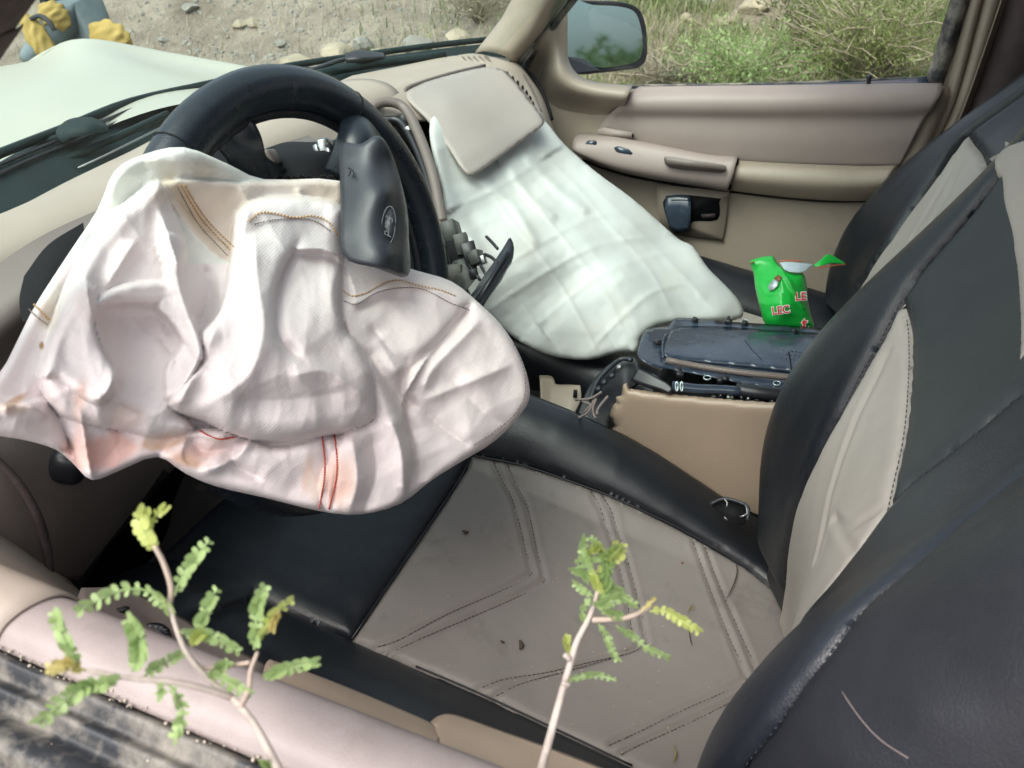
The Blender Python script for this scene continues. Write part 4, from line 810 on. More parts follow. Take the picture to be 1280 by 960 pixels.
net('spoke', [T([(262, 172, .655), (285, 150, .655), (318, 148, .66)]), T([(280, 185, .665), (300, 172, .66), (322, 172, .67)]), T([(292, 205, .69), (308, 196, .68), (328, 190, .69)]), T([(312, 230, .72), (330, 222, .71), (346, 208, .72)])], M_wheel, sw_, 6, .012)
net('spoke', [T([(428, 158, .75), (448, 158, .755), (468, 182, .77)]), T([(431, 170, .745), (448, 172, .74), (464, 192, .75)]), T([(428, 185, .74), (442, 188, .735), (456, 205, .74)]), T([(415, 215, .75), (430, 220, .745), (445, 235, .75)])], M_wheel, sw_, 6, .012)
net('column_shroud', [T([(318, 235, .76), (322, 205, .77), (332, 192, .80), (345, 186, .84)]), T([(345, 240, .75), (350, 205, .76), (356, 188, .79), (362, 182, .84)]), T([(390, 240, .75), (392, 205, .76), (396, 190, .79), (400, 182, .84)]), T([(430, 245, .76), (434, 205, .77), (436, 186, .80), (438, 176, .84)])], M_dark, sw_, 6, .004)
box('release_lever', P(338, 198, t=.74), (.012, .035, .016), M_knee, sw_, (.3, .4, .6), .003, 2)
for a0, a1 in ((radians(215), radians(225)), (radians(325), radians(315))):
    net('spoke', [[wp(.175, a0-.10, .004), wp(.175, a0, .010), wp(.175, a0+.10, .004)], [wp(.14, a0-.09, -.012), wp(.14, a0, -.002), wp(.14, a0+.09, -.012)], [wp(.09, a1-.2, -.03), wp(.09, a1, -.02), wp(.09, a1+.2, -.03)], [wp(.05, a1-.4, -.035), wp(.05, a1, -.03), wp(.05, a1+.4, -.035)]], M_wheel, sw_, 6, .012)
ringloft('hub', [[wp(r_, a, h_) for a in np.linspace(0, 2*pi, 33)[:-1]] for r_, h_ in ((.03, -.07), (.07, -.065), (.085, -.04), (.075, -.018), (.03, -.015))], M_plastic, sw_)
box('inflator_bracket', P(410, 192, t=.80), (.012, .045, .03), M_metal, sw_, (.3, .1, .5), .002, 1)
for a, b, q in ((403, 188, 0), (412, 185, 1), (418, 192, 0), (398, 197, 1)): box('bracket_tab', P(a, b, t=.785), (.006, .02, .012), M_plastic if q else M_metal, sw_, (.3, .5, .9*q), .001, 1)
for k in range(8): tube('horn_wire', T([(345+9*k, 226, .70), (350+9*k, 220+(k % 3), .695), (354+9*k, 225, .70)]), .002, M_bag, sw_, 5, 3)
tube('horn_ring', T([(246, 188, .66), (252, 160, .68), (268, 140, .70), (290, 136, .71), (300, 142, .72)]), .0015, M_metal, sw_, 5, 5)
# torn hub cover flap, standing up from the hub towards the camera
fo = smooth_poly(((424, 186), (432, 178), (450, 180), (468, 170), (480, 174), (490, 192), (500, 222), (509, 262), (511, 300), (510, 345), (470, 335), (428, 318), (426, 250)), 4)
fd = tps([(424, 186, .660), (455, 182, .648), (480, 178, .652), (430, 250, .640), (460, 250, .630), (484, 240, .638), (504, 240, .672), (428, 318, .625), (465, 322, .617), (488, 320, .625), (510, 300, .665), (511, 345, .66), (492, 200, .668)])
def ffn(X, Y, D): d = fd(X, Y)+.003*(1-prof(D/5))+.0008*(fbm(X/30, Y/30, 3)-.5)-.0022*np.exp(-(pdist(X, Y, [(484, 185), (499, 230), (504, 280), (504, 340)])[0]/4)**2); return CAM+rays(X, Y)*d[..., None]
def fbk(X, Y, D): d = fd(X, Y)+.006+.012*prof(D/12); return CAM+rays(X, Y)*d[..., None]
fl = sheet('hub_cover', fo, 2.5, ffn, M_hub, sw_, fbk, uvs=.01); fl['label'] = 'torn black hub cover flap with oval emblem'
eo = np.array([P(486+8.5*cos(a)-1.5*sin(a), 282+24*sin(a), t=float(fd(np.array([486.]), np.array([282.]))[0])-.006) for a in np.linspace(0, 2*pi, 33)])
tube('emblem_ring', eo, .0008, M_hub, fl, 6)
ec = eo[:-1].mean(0); plate('emblem', [ec+(p-ec)*.93+np.array(-Fv)*-.0012 for p in eo[:-1]], .003, M_hub, fl, .0005)
def text(name, s, p, right, up_, size, m, parent, ext=.0004, off=0, shear=0):
    cu_ = bpy.data.curves.new(name, 'FONT'); cu_.body = s; cu_.size = size; cu_.extrude = ext; cu_.offset = off; cu_.align_x = 'CENTER'; cu_.align_y = 'CENTER'; cu_.shear = shear; cu_.materials.append(m)
    o = bpy.data.objects.new(name, cu_); SC.collection.objects.link(o); r = Vector(right).normalized(); nn = r.cross(Vector(up_)).normalized(); u = nn.cross(r)
    o.parent = parent; M = Matrix((r, u, nn)).transposed().to_4x4(); M.translation = Vector(p)-wloc(parent); o.matrix_basis = M
    bpy.context.view_layer.update(); me_ = bpy.data.meshes.new_from_object(o.evaluated_get(bpy.context.evaluated_depsgraph_get())); SC.collection.objects.unlink(o); bpy.data.objects.remove(o)
    if not me_.materials: me_.materials.append(m)
    q = bpy.data.objects.new(name, me_); SC.collection.objects.link(q); q.parent = parent; q.matrix_basis = M; return q
text('emblem_lettering', 'Ford', ec-np.array(Fv)*.0022, P(484, 300, t=.66)-P(488, 262, t=.66), P(496, 282, t=.66)-P(476, 282, t=.66), .0085, M_hub, fl, .0004, 0, .4)
for L in (((436, 210), (440, 213), (442, 222)), ((438, 214), (436, 220))): tube('press_mark', [P(a, b, t=float(fd(np.array([float(a)]), np.array([float(b)]))[0])-.0055) for a, b in L], .0007, M_plastic, fl, 5)
#SPLIT
# ================================================================== DRIVER AIRBAG
OUT = smooth_poly([(230, 184), (285, 205), (330, 224), (425, 226), (428, 268), (430, 312), (470, 322), (520, 338), (565, 352), (600, 380), (628, 408), (648, 440), (661, 478), (658, 508), (620, 550), (575, 578), (540, 600), (500, 630), (450, 643), (400, 639), (330, 622), (270, 608), (232, 592), (196, 571), (150, 588), (115, 600), (92, 580), (70, 562), (35, 551), (0, 545), (-30, 540), (-42, 505), (0, 465), (22, 425), (45, 380), (85, 318), (122, 262), (143, 214), (180, 193)], 3)
BD = tps([(230, 190, .555), (180, 200, .545), (150, 215, .535), (285, 205, .60), (330, 228, .645), (425, 235, .69), (90, 320, .53), (40, 390, .52), (0, 470, .49), (-40, 520, .47), (0, 545, .485), (115, 600, .54), (196, 571, .57), (300, 615, .61), (420, 640, .65), (540, 600, .70), (660, 480, .78), (600, 380, .76), (520, 340, .735), (430, 310, .70), (200, 400, .565), (350, 400, .60), (350, 520, .60), (500, 450, .68), (560, 500, .71), (250, 300, .60)])
LAY = [ # polygon, offset, puff height, edge width
 ([(200, 228), (300, 229), (425, 227), (429, 300), (360, 330), (290, 330), (240, 290)], .006, .005, 8),
 ([(203, 230), (227, 258), (260, 292), (289, 320), (284, 387), (262, 420), (240, 450), (215, 420), (210, 345), (205, 290)], .012, .006, 10),
 ([(198, 229), (214, 258), (226, 285), (233, 312), (226, 330), (224, 361), (242, 412), (254, 449), (246, 475), (214, 506), (240, 535), (200, 548), (140, 535), (74, 518), (52, 470), (61, 428), (81, 366), (113, 304), (139, 273), (165, 250)], .024, .016, 20),
 ([(294, 282), (302, 262), (330, 250), (382, 249), (428, 263), (427, 315), (424, 382), (428, 414), (446, 430), (464, 464), (470, 505), (466, 522), (440, 534), (361, 546), (304, 543), (258, 523), (210, 506), (240, 470), (258, 446), (254, 415), (276, 392), (288, 335)], .038, .020, 22),
 ([(425, 315), (520, 338), (600, 378), (655, 445), (668, 480), (662, 515), (575, 585), (500, 638), (420, 650), (330, 630), (232, 598), (198, 570), (255, 535), (340, 560), (400, 548), (470, 530), (430, 400)], .016, .014, 18),
 ([(75, 515), (150, 540), (262, 538), (225, 560), (192, 574), (115, 603), (92, 560)], .016, .006, 9),
 ([(-45, 500), (20, 505), (62, 500), (84, 545), (75, 563), (30, 555), (-45, 548)], .012, .008, 10),
 ([(54, 470), (62, 432), (74, 398), (90, 366), (108, 352), (122, 372), (116, 402), (126, 436), (145, 466), (144, 490), (124, 506), (98, 495), (72, 474)], .044, .013, 15),
 ([(120, 384), (130, 366), (165, 352), (205, 350), (226, 358), (222, 372), (190, 380), (150, 378)], .042, .010, 10),
 ([(196, 300), (214, 290), (230, 306), (228, 326), (224, 345), (232, 380), (246, 418), (252, 448), (240, 446), (222, 418), (196, 386), (206, 350)], .042, .010, 9),
 ([(206, 500), (205, 462), (216, 440), (232, 428), (248, 440), (246, 460), (228, 486)], .040, .007, 8),
 ([(420, 414), (440, 422), (470, 462), (498, 508), (513, 556), (511, 612), (486, 646), (425, 655), (398, 610), (430, 545), (468, 524), (466, 480), (446, 440)], .027, .013, 14)]
PUSH = [ # hollow under a fold: polygon, depth, edge, deepest point, point where it has faded out
 ([(122, 384), (150, 381), (193, 382), (229, 427), (207, 462), (207, 508), (178, 518), (146, 500), (149, 469), (128, 433), (120, 402)], .018, 9, (150, 378), (205, 530)),
 ([(366, 312), (350, 345), (343, 372), (344, 405), (358, 436), (384, 456), (425, 445), (445, 380), (420, 320), (372, 312)], .017, 9, (345, 370), (392, 428)),
 ([(503, 508), (520, 470), (540, 440), (565, 415), (590, 378), (620, 420), (615, 480), (590, 540), (560, 590), (520, 600), (514, 560)], .016, 10, (505, 480), (595, 500)),
 ([(240, 545), (275, 550), (312, 545), (300, 562), (262, 590), (228, 575)], .007, 8, (275, 545), (262, 600))]
RID = [ # polyline, half width px, height m, one-sided falloff
 ([(198, 262), (212, 300), (226, 345), (240, 395), (250, 436), (236, 470), (212, 505)], 9, .014, 0),
 ([(215, 250), (262, 300), (285, 330)], 9, -.006, 0), ([(205, 232), (220, 262), (250, 300), (284, 330)], 6, .006, 0),
 ([(105, 330), (112, 380), (128, 420), (142, 462), (132, 492), (112, 500)], 10, .012, 0),
 ([(170, 300), (150, 330), (132, 360)], 10, .006, 0),
 ([(140, 400), (170, 395), (215, 400), (225, 440), (200, 490)], 26, -.006, 0), ([(200, 420), (232, 470)], 6, -.003, 0),
 ([(255, 330), (262, 370), (250, 410)], 10, -.010, 0),
 ([(318, 290), (322, 350), (330, 410), (310, 470), (262, 505)], 20, .010, 0), ([(375, 300), (352, 345), (346, 390), (352, 425), (378, 448)], 7, -.010, 0),
 ([(285, 345), (262, 430), (222, 508)], 8, .008, 0),
 ([(420, 330), (415, 380), (440, 430), (470, 480)], 12, .008, 0), ([(360, 470), (410, 465), (460, 500)], 14, .008, 0), ([(290, 500), (360, 500), (430, 490)], 16, -.006, 0),
 ([(590, 372), (578, 395), (548, 430), (512, 462), (503, 490), (524, 512)], 7, -.012, 0), ([(600, 400), (575, 425), (540, 462), (528, 490)], 9, .008, 0),
 ([(462, 405), (490, 440), (515, 455)], 10, -.007, 0), ([(452, 430), (480, 470), (505, 510), (520, 555)], 11, -.013, 0), ([(470, 420), (500, 470)], 14, .006, 0),
 ([(530, 500), (580, 480), (640, 455)], 8, .006, 0), ([(560, 470), (610, 520), (640, 530)], 10, -.005, 0), ([(525, 512), (560, 540), (590, 560)], 8, -.006, 0),
 ([(485, 520), (500, 560), (505, 625)], 10, .010, 0), ([(465, 540), (470, 590), (455, 640)], 10, -.010, 0), ([(440, 545), (446, 600), (436, 640)], 9, .007, 0),
 ([(430, 376), (445, 378), (470, 368), (500, 357), (530, 358), (565, 372), (600, 395)], 5, .004, 0), ([(440, 392), (480, 376), (530, 370)], 8, -.004, 0),
 ([(300, 556), (292, 580), (330, 600)], 8, -.008, 0), ([(232, 545), (260, 565), (310, 545)], 7, -.008, 0), ([(250, 590), (290, 575), (315, 550)], 6, .007, 0),
 ([(404, 543), (412, 590), (403, 640)], 4, -.003, 0), ([(418, 543), (420, 590), (414, 640)], 4, -.003, 0), ([(100, 515), (108, 560), (115, 600)], 5, .006, 0),
 ([(60, 500), (78, 530), (92, 575)], 6, -.006, 0), ([(0, 512), (30, 505), (60, 520)], 8, .008, 0),
 ([(130, 250), (100, 330), (60, 420)], 10, -.004, 0), ([(180, 200), (240, 205), (300, 222)], 9, .003, 0), ([(300, 232), (310, 260), (300, 300)], 6, .003, 0), ([(372, 235), (378, 250)], 5, .003, 0)]
def bag_depth(X, Y, D):
    d0 = BD(X, Y); d = d0+.012*(1-prof(D/12))
    for poly, off, H, E in LAY:
        s, _, _ = sdist(X, Y, smooth_poly(poly, 3)); k = d0-off-H*prof(s/E)+.008*(1-prof(D/9))
        k = k+np.where(s < 0, np.clip(-s, 0, 60)*.006, 0); tt = .0016; h_ = np.clip(.5+.5*(d-k)/tt, 0, 1); d = d*(1-h_)+k*h_-tt*h_*(1-h_)
    for poly, H, E, p0_, p1_ in PUSH:
        sg_, _, _ = sdist(X, Y, smooth_poly(poly, 3)); vx = p1_[0]-p0_[0]; vy = p1_[1]-p0_[1]; q_ = np.clip(1-((X-p0_[0])*vx+(Y-p0_[1])*vy)/(vx*vx+vy*vy), 0, 1); d = d+H*q_*prof(sg_/E)
    for L, w, h, _ in RID:
        r, sg, tp = pdist(X, Y, cr(L, 5)); e = np.clip(np.minimum(tp, 1-tp)*6+.25, 0, 1)
        d = d-h*e*(np.exp(-(r/w)**2*.7)*.55+np.exp(-r/w*1.5)*.55)
    wx = X+14*fbm(X/60, Y/60, 2); wy_ = Y+14*fbm(X/60+9, Y/60+4, 2)
    cr1 = worley(wx/84+.6*np.sin(wy_/90), wy_/120, 3); cr2 = worley(wx/40+5, wy_/56+.4*np.sin(wx/50), 11)
    d = d-(.0110*(cr1-.5)+.0040*(cr2-.5))*np.clip(D/22, 0, 1)-.0015*(ridged(wx/30+1.1, wy_/44+.7, 2)-.45)*np.clip(D/25, 0, 1)-.0005*(fbm(X/10, Y/10, 2)-.45)
    return d
def stain(xs, ys):
    c = np.zeros((len(xs), 4)); base_ = np.array((.72, .65, .64)); col = np.tile(base_, (len(xs), 1)); al = np.zeros(len(xs))
    def blob(cx, cy, rx, ry, cc_, k, rot=0):
        nonlocal col, al
        dx = xs-cx; dy = ys-cy; ca, sa = cos(rot), sin(rot); u = (dx*ca+dy*sa)/rx; v = (-dx*sa+dy*ca)/ry; r = np.sqrt(u*u+v*v)+.5*(fbm(xs/16, ys/16, 4)-.45)
        w = np.clip(1.35-r, 0, 1); w = np.clip(w*w*(3-2*w)*k*1.35, 0, 1); col = col*(1-w[:, None])+np.array(cc_)*w[:, None]; al = np.maximum(al, w)
    s1, _, _ = sdist(xs, ys, smooth_poly(LAY[2][0], 2)); s2, _, _ = sdist(xs, ys, smooth_poly(LAY[0][0], 2)); s3, _, _ = sdist(xs, ys, smooth_poly(LAY[3][0], 2)); 
    back_ = (s1 < 0) & (s2 < 0) & (s3 < 0) & (ys < 330+0*xs) & (xs < 330)
    w = back_*.9; col = col*(1-w[:, None])+np.array((.66, .67, .62))*w[:, None]; al = np.maximum(al, w)
    tan_ = ((s2 > 0) & (s1 < 0) & (s3 < 0))*.8; col = col*(1-tan_[:, None])+np.array((.60, .51, .42))*tan_[:, None]; al = np.maximum(al, tan_)
    blob(130, 565, 60, 26, (.78, .50, .44), .9, -.2); blob(215, 552, 34, 9, (.50, .27, .14), .8, -.3); blob(20, 500, 26, 6, (.50, .30, .18), .7, -.5); blob(100, 500, 10, 34, (.64, .44, .36), .6, .2); blob(440, 590, 6, 40, (.55, .35, .2), .5); blob(385, 590, 9, 34, (.58, .36, .22), .55, .2); blob(255, 562, 55, 18, (.76, .50, .44), .75, -.3); blob(420, 600, 26, 40, (.72, .48, .40), .8); blob(215, 548, 40, 12, (.58, .38, .26), .6, -.2)
    blob(240, 265, 60, 10, (.50, .38, .24), .6, .95); blob(185, 555, 14, 10, (.50, .30, .16), .6); blob(395, 610, 10, 30, (.55, .36, .22), .45, .1); blob(440, 600, 8, 26, (.50, .33, .2), .3)
    blob(255, 210, 26, 14, (.50, .46, .38), .5); blob(52, 432, 3, 6, (.35, .2, .08), .9); blob(60, 395, 18, 26, (.55, .46, .34), .5); blob(70, 365, 14, 22, (.55, .54, .44), .5); blob(15, 510, 30, 10, (.6, .42, .28), .5)
    blob(160, 520, 30, 20, (.62, .40, .30), .5); blob(235, 575, 30, 12, (.60, .36, .24), .7, .3); blob(205, 240, 16, 30, (.52, .42, .30), .5, .5); blob(400, 240, 60, 14, (.55, .44, .34), .5); blob(500, 356, 70, 8, (.66, .55, .40), .6, .1); blob(100, 560, 14, 40, (.74, .50, .44), .6); blob(500, 460, 200, 150, (.70, .60, .58), .5); blob(360, 290, 60, 60, (.72, .68, .68), .5); blob(300, 520, 120, 60, (.73, .68, .67), .5)
    c[:, :3] = col; c[:, 3] = al; return c.astype(np.float32)
da = thing('driver_airbag', 'crumpled pinkish white driver airbag hanging deflated from the steering wheel hub', 'airbag', P(350, 420, t=.62))
def bfront(X, Y, D): return CAM+rays(X, Y)*bag_depth(X, Y, D)[..., None]
def bback(X, Y, D):  return CAM+rays(X, Y)*(BD(X, Y)+.014+.04*prof(D/60)+.012*(fbm(X/50+5, Y/50, 3)-.5))[..., None]
bagm = sheet('airbag_cloth', OUT, 2.2, bfront, M_bag, da, bback, stain, 1.0)
def onbag(L, lift=.0012):
    L = np.array(L, float); D, _, _ = sdist(L[:, 0], L[:, 1], OUT); d = bag_depth(L[:, 0], L[:, 1], np.maximum(D, 0))-lift; return CAM+rays(L[:, 0], L[:, 1])*d[:, None]
def bagstitch(name, lines, m, px=4.2, frac=.6, r=.0007):
    for l in lines: bagstitch1(name, [l], m, px, frac, r)
def bagstitch1(name, lines, m, px, frac, r):
    paths = []
    for L in lines:
        L = np.array(cr(L, 8)); c = np.concatenate([[0], np.cumsum(np.linalg.norm(np.diff(L, axis=0), axis=1))]); s = 0
        while s+px*frac < c[-1]:
            q = [(np.interp(v, c, L[:, 0]), np.interp(v, c, L[:, 1])) for v in (s, s+px*frac)]; paths.append(list(onbag(q))); s += px
    return tubes(name, paths, r, m, bagm, 4)
bagstitch('tan_stitching', [((226, 231), (238, 252), (252, 274), (270, 294), (290, 314)), ((231, 231), (243, 252), (258, 274), (276, 293), (293, 309)), ((312, 276), (325, 266), (345, 267), (368, 272), (392, 270), (410, 277), (424, 296)), ((42, 380), (50, 388), (64, 402)), ((429, 363), (440, 370), (458, 366), (478, 355), (497, 350), (520, 356), (548, 362), (570, 370))], M_thread)
bagstitch('grey_stitching', [((222, 234), (234, 256), (248, 280), (268, 302), (287, 322)), ((36, 386), (46, 396), (60, 406)), ((430, 376), (446, 380), (470, 366), (500, 360), (530, 362), (562, 378), (588, 388)), ((318, 280), (350, 274), (390, 275), (415, 290))], M_grey, 3.6, .65, .0005)
bagstitch('red_stitching', [((403, 545), (406, 575), (405, 600), (399, 636)), ((418, 543), (421, 570), (420, 600), (411, 637)), ((250, 538), (262, 545), (276, 549), (296, 546))], M_red, 3.4, .75, .0007)
bagstitch('hem_stitching', [((640, 425), (655, 462), (654, 500), (630, 530), (590, 558))], M_grey, 5, .6, .0004)
# ================================================================== PASSENGER AIRBAG
PO = smooth_poly([(560, 110), (600, 110), (640, 120), (680, 150), (705, 180), (745, 215), (790, 248), (830, 283), (850, 300), (866, 308), (885, 335), (905, 355), (925, 378), (926, 398), (880, 402), (830, 405), (803, 420), (795, 440), (770, 441), (735, 450), (690, 445), (655, 430), (620, 405), (598, 385), (575, 340), (556, 290), (553, 240), (540, 190), (538, 150)], 3)
PD = tps([(540, 170, 1.19), (553, 240, 1.15), (556, 290, 1.12), (575, 340, 1.10), (600, 385, 1.09), (650, 430, 1.12), (735, 450, 1.18), (795, 435, 1.20), (830, 405, 1.23), (925, 395, 1.31), (925, 378, 1.33), (866, 308, 1.39), (830, 283, 1.41), (745, 215, 1.43), (680, 150, 1.43), (600, 110, 1.38), (600, 215, 1.25), (640, 180, 1.34), (700, 250, 1.31), (640, 300, 1.17), (700, 380, 1.18), (780, 340, 1.24), (850, 370, 1.27), (780, 285, 1.33)])
CRS = [[(556, 262), (585, 292), (620, 330), (650, 372), (672, 402)], [(600, 232), (640, 285), (676, 330), (712, 388), (742, 446)], [(640, 212), (684, 262), (730, 318), (770, 372), (795, 430)], [(680, 190), (722, 230), (770, 285), (815, 335), (850, 400)], [(720, 200), (770, 250), (820, 300), (870, 350), (905, 390)],
    [(580, 245), (620, 225), (668, 195)], [(562, 300), (610, 272), (655, 255), (720, 210)], [(590, 345), (640, 318), (690, 288), (740, 262), (790, 250)], [(604, 395), (650, 362), (700, 330), (760, 300), (840, 288)], [(660, 425), (705, 385), (760, 345), (820, 325), (872, 315)], [(738, 446), (780, 402), (830, 365), (905, 356)]]
def pag_depth(X, Y, D):
    d = PD(X, Y)+.012*(1-prof(D/12))
    cell = 0
    for i, L in enumerate(CRS):
        L = np.array(L, float)+_rng2[i]; r, s, t = pdist(X, Y, cr(L, 4)); e = np.clip(np.minimum(t, 1-t)*5+.3, 0, 1)
        d = d-.0034*e*np.exp(-r/2.4)
        cell = cell+s*np.clip(r/18, 0, 1)*.0065*((i % 3)-1)*np.exp(-(r/50)**2)
    r, _, _ = pdist(X, Y, [(745, 230), (790, 290), (830, 330), (900, 385)]); d = d-.012*np.exp(-(r/16)**2)
    r, _, _ = pdist(X, Y, [(700, 260), (760, 300), (860, 345)]); d = d+.010*np.exp(-(r/18)**2)
    r, _, _ = pdist(X, Y, [(545, 190), (560, 250), (590, 300), (600, 330)]); d = d-.010*np.exp(-(r/9)**2)
    for L in ([(600, 225), (640, 255), (668, 300)], [(640, 215), (665, 250), (690, 270)], [(660, 200), (700, 240), (730, 262)]): r, _, _ = pdist(X, Y, L); d = d-.008*np.exp(-(r/6)**2)
    return d+cell-(.011*(worley(X/85+.5, Y/70+.3, 5)-.5)+.004*(ridged(X/90+.3, Y/75+5, 3)-.45))*np.clip(D/30, 0, 1)-.003*(fbm(X/12, Y/12, 3)-.45)
_rng2 = np.random.default_rng(4).normal(0, 6, (20, 1, 2))
def pst(xs, ys):
    c = np.zeros((len(xs), 4)); c[:, :3] = (.60, .56, .47)
    n = np.clip((fbm(xs/35, ys/35, 4)-.46)*3.5, 0, .4); e = np.exp(-((xs-640)/60)**2-((ys-330)/80)**2)*.3; c[:, 3] = n*.5+e*.6; return c.astype(np.float32)
pa_ = thing('passenger_airbag', 'large white deflated passenger airbag draped from the dashboard over the passenger seat', 'airbag', P(720, 330, t=1.22))
sheet('airbag_cloth', PO, 2.6, lambda X, Y, D: CAM+rays(X, Y)*pag_depth(X, Y, D)[..., None], M_pbag, pa_, lambda X, Y, D: CAM+rays(X, Y)*(PD(X, Y)+.032+.03*prof(D/60))[..., None], pst, 1.0)
# hinged cover of the passenger airbag (part of the dash)
CO = smooth_poly([(508, 122), (512, 111), (530, 103), (565, 93), (605, 84), (628, 87), (640, 97), (660, 122), (679, 148), (678, 157), (660, 171), (630, 193), (602, 213), (588, 219), (577, 211), (560, 185), (535, 152), (515, 132)], 4)
CD = tps([(508, 115, 1.262), (560, 93, 1.35), (610, 84, 1.43), (640, 100, 1.42), (679, 150, 1.36), (588, 219, 1.19), (545, 165, 1.215), (600, 150, 1.27), (640, 190, 1.27), (620, 120, 1.35), (560, 130, 1.26)])
cover = sheet('airbag_cover', CO, 3, lambda X, Y, D: CAM+rays(X, Y)*(CD(X, Y)+.006*(1-prof(D/7))-.003*np.exp(-(pdist(X, Y, [(575, 200), (615, 178), (665, 150)])[0]/14)**2))[..., None], M_flap, dash, lambda X, Y, D: CAM+rays(X, Y)*(CD(X, Y)+.016)[..., None], uvs=.01)
cover['label'] = 'greyish beige airbag cover folded open over the white cloth'
tube('cover_mark', [P(a, b, t=float(CD(np.array([float(a)]), np.array([float(b)]))[0])-.0008) for a, b in ((655, 150), (662, 146), (668, 152), (661, 156), (655, 150))], .0007, M_trim, dash, 4)
# ================================================================== LOOSE RADIO SURROUND
rb = thing('radio_surround', 'broken grey radio surround hanging out beside the white passenger airbag', 'dashboard panel', P(590, 340, t=1.0))
plate('bezel', T([(583, 374, .945), (606, 342, .957), (629, 307, .985), (637, 293, .995), (642, 303, .985), (640, 320, .975), (626, 341, .955), (602, 378, .935), (592, 390, .93)]), .012, M_hub, rb, .003)
plate('bezel_edge', T([(590, 378, .936), (634, 312, .971), (637, 316, .970), (596, 382, .932)]), .003, M_plastic, rb, .001)
M_rad = mat('grey_green_plastic', (.05, .053, .048), .5, None, .2, 30, (DUST, 30, .5, .8, .4))
for c, s, r_, m_ in (((566, 292, 1.03), (.02, .05, .035), (.5, .3, .4), M_rad), ((578, 306, 1.01), (.02, .04, .03), (.5, .2, .5), M_rad), ((588, 318, .99), (.02, .012, .035), (.6, .2, .6), M_plastic), ((596, 322, .985), (.015, .03, .02), (.5, .4, .3), M_rad), ((603, 325, .98), (.01, .012, .012), (.5, .4, .3), M_metal), ((575, 322, 1.02), (.03, .05, .05), (.5, .2, .5), M_dark), ((592, 340, .985), (.012, .05, .014), (.3, .2, .5), M_plastic), ((572, 345, 1.0), (.02, .05, .03), (.5, .1, .3), M_rad)):
    box('clip_block', P(*c), tuple(q*.9 for q in s), m_, rb, r_, .0007, 1)
plate('mounting_plate', T([(553, 288, 1.05), (566, 278, 1.05), (590, 318, 1.0), (596, 345, .97), (580, 365, .95), (566, 350, .98)]), .003, M_rad, rb, .001)
for L in (((608, 296, 1.0), (616, 304, .985), (622, 311, .975)), ((606, 318, .985), (615, 322, .975), (622, 330, .965)), ((556, 284, 1.05), (552, 292, 1.04), (560, 310, 1.02)), ((590, 312, .99), (600, 330, .975), (608, 345, .96)), ((585, 330, .98), (600, 350, .96))): tube('clip_arm', T(L), .0022, M_plastic, rb, 6, 3)
# ================================================================== CENTRE CONSOLE
def TC(L): return [P(a, b, t=c*1.053) for a, b, c in L]
con = thing('center_console', 'broken tan centre console between the seats with its black top torn loose', 'console', (.1, 0, .5))
side = smooth_poly([(780, 484), (800, 490)], 1)
so_ = [(779, 481), (784, 479), (786, 486), (830, 492), (880, 497), (930, 501), (985, 505), (1100, 512), (1100, 860), (960, 800), (900, 720), (840, 640), (790, 600), (768, 560), (764, 545), (768, 532), (762, 520), (766, 508), (772, 503), (770, 497), (777, 494)]
SDf = lambda X, Y: (.052-CAM[1])/rays(X, Y)[..., 1]
cs = sheet('side_panel', so_, 4, lambda X, Y, D: CAM+rays(X, Y)*(SDf(X, Y)+.010*(1-prof(D/14)))[..., None], M_console, con, lambda X, Y, D: CAM+rays(X, Y)*(SDf(X, Y)+.014)[..., None], uvs=.01)
cs['label'] = 'tan side panel with jagged broken front edge'
box('console_body', (.02, -.03, .70), (.26, .14, .40), M_dark, con, None, .01, 2)
TD = tps([(a, b, t_*1.053) for a, b, t_ in ((797, 440, 1.00), (806, 412, 1.06), (845, 398, 1.13), (940, 402, 1.10), (1045, 413, 1.05), (1045, 490, .92), (985, 490, .935), (900, 472, .965), (840, 460, .985))])
def top(name, poly, lift, m, th=.004, sp=3, bulge=0, extra=None, par=None, rnd=5):
    def fn(X, Y, D): return CAM+rays(X, Y)*(TD(X, Y)-lift-bulge*prof(D/26)+.003*(1-prof(D/rnd))+(extra(X, Y) if extra else 0))[..., None]
    return sheet(name, poly, sp, fn, m, par or con, lambda X, Y, D: CAM+rays(X, Y)*(TD(X, Y)-lift+th)[..., None], uvs=.01)
tp1 = top('top_plate', smooth_poly([(797, 446), (799, 430), (806, 413), (822, 409), (836, 408), (840, 401), (846, 397), (868, 398), (905, 402), (960, 405), (1050, 414), (1080, 440), (1060, 496), (985, 488), (930, 480), (880, 470), (840, 462), (815, 458)], 2), .0, M_panel)
tp1['label'] = 'glossy black underside plate of the console top, tinted blue for reflected sky'
top('trough', smooth_poly([(828, 446), (829, 430), (836, 415), (848, 408), (900, 408), (970, 413), (1060, 424), (1060, 478), (985, 466), (920, 458), (860, 452)], 2), .004, M_panel, bulge=.013)
tube('trough_lip', [P(a, b, t=float(TD(np.array([float(a)]), np.array([float(b)]))[0])-.010) for a, b in ((832, 450), (880, 459), (930, 466), (1000, 473))], .0045, M_knee, con, 8, 4)
tube('trough_lip', [P(a, b, t=float(TD(np.array([float(a)]), np.array([float(b)]))[0])-.009) for a, b in ((829, 447), (828, 432), (832, 418))], .002, M_panel, con, 6, 4)
def tt_(a, b, l): return P(a, b, t=float(TD(np.array([float(a)]), np.array([float(b)]))[0])-l)
for a, b in ((822, 428), (869, 400), (911, 402), (931, 404), (993, 414), (850, 468), (906, 473), (847, 463), (900, 475)):
    box('clip', tt_(a, b, .006), (.010, .008, .008), M_plastic, con, (.3, .1, a*.1), .002, 2)
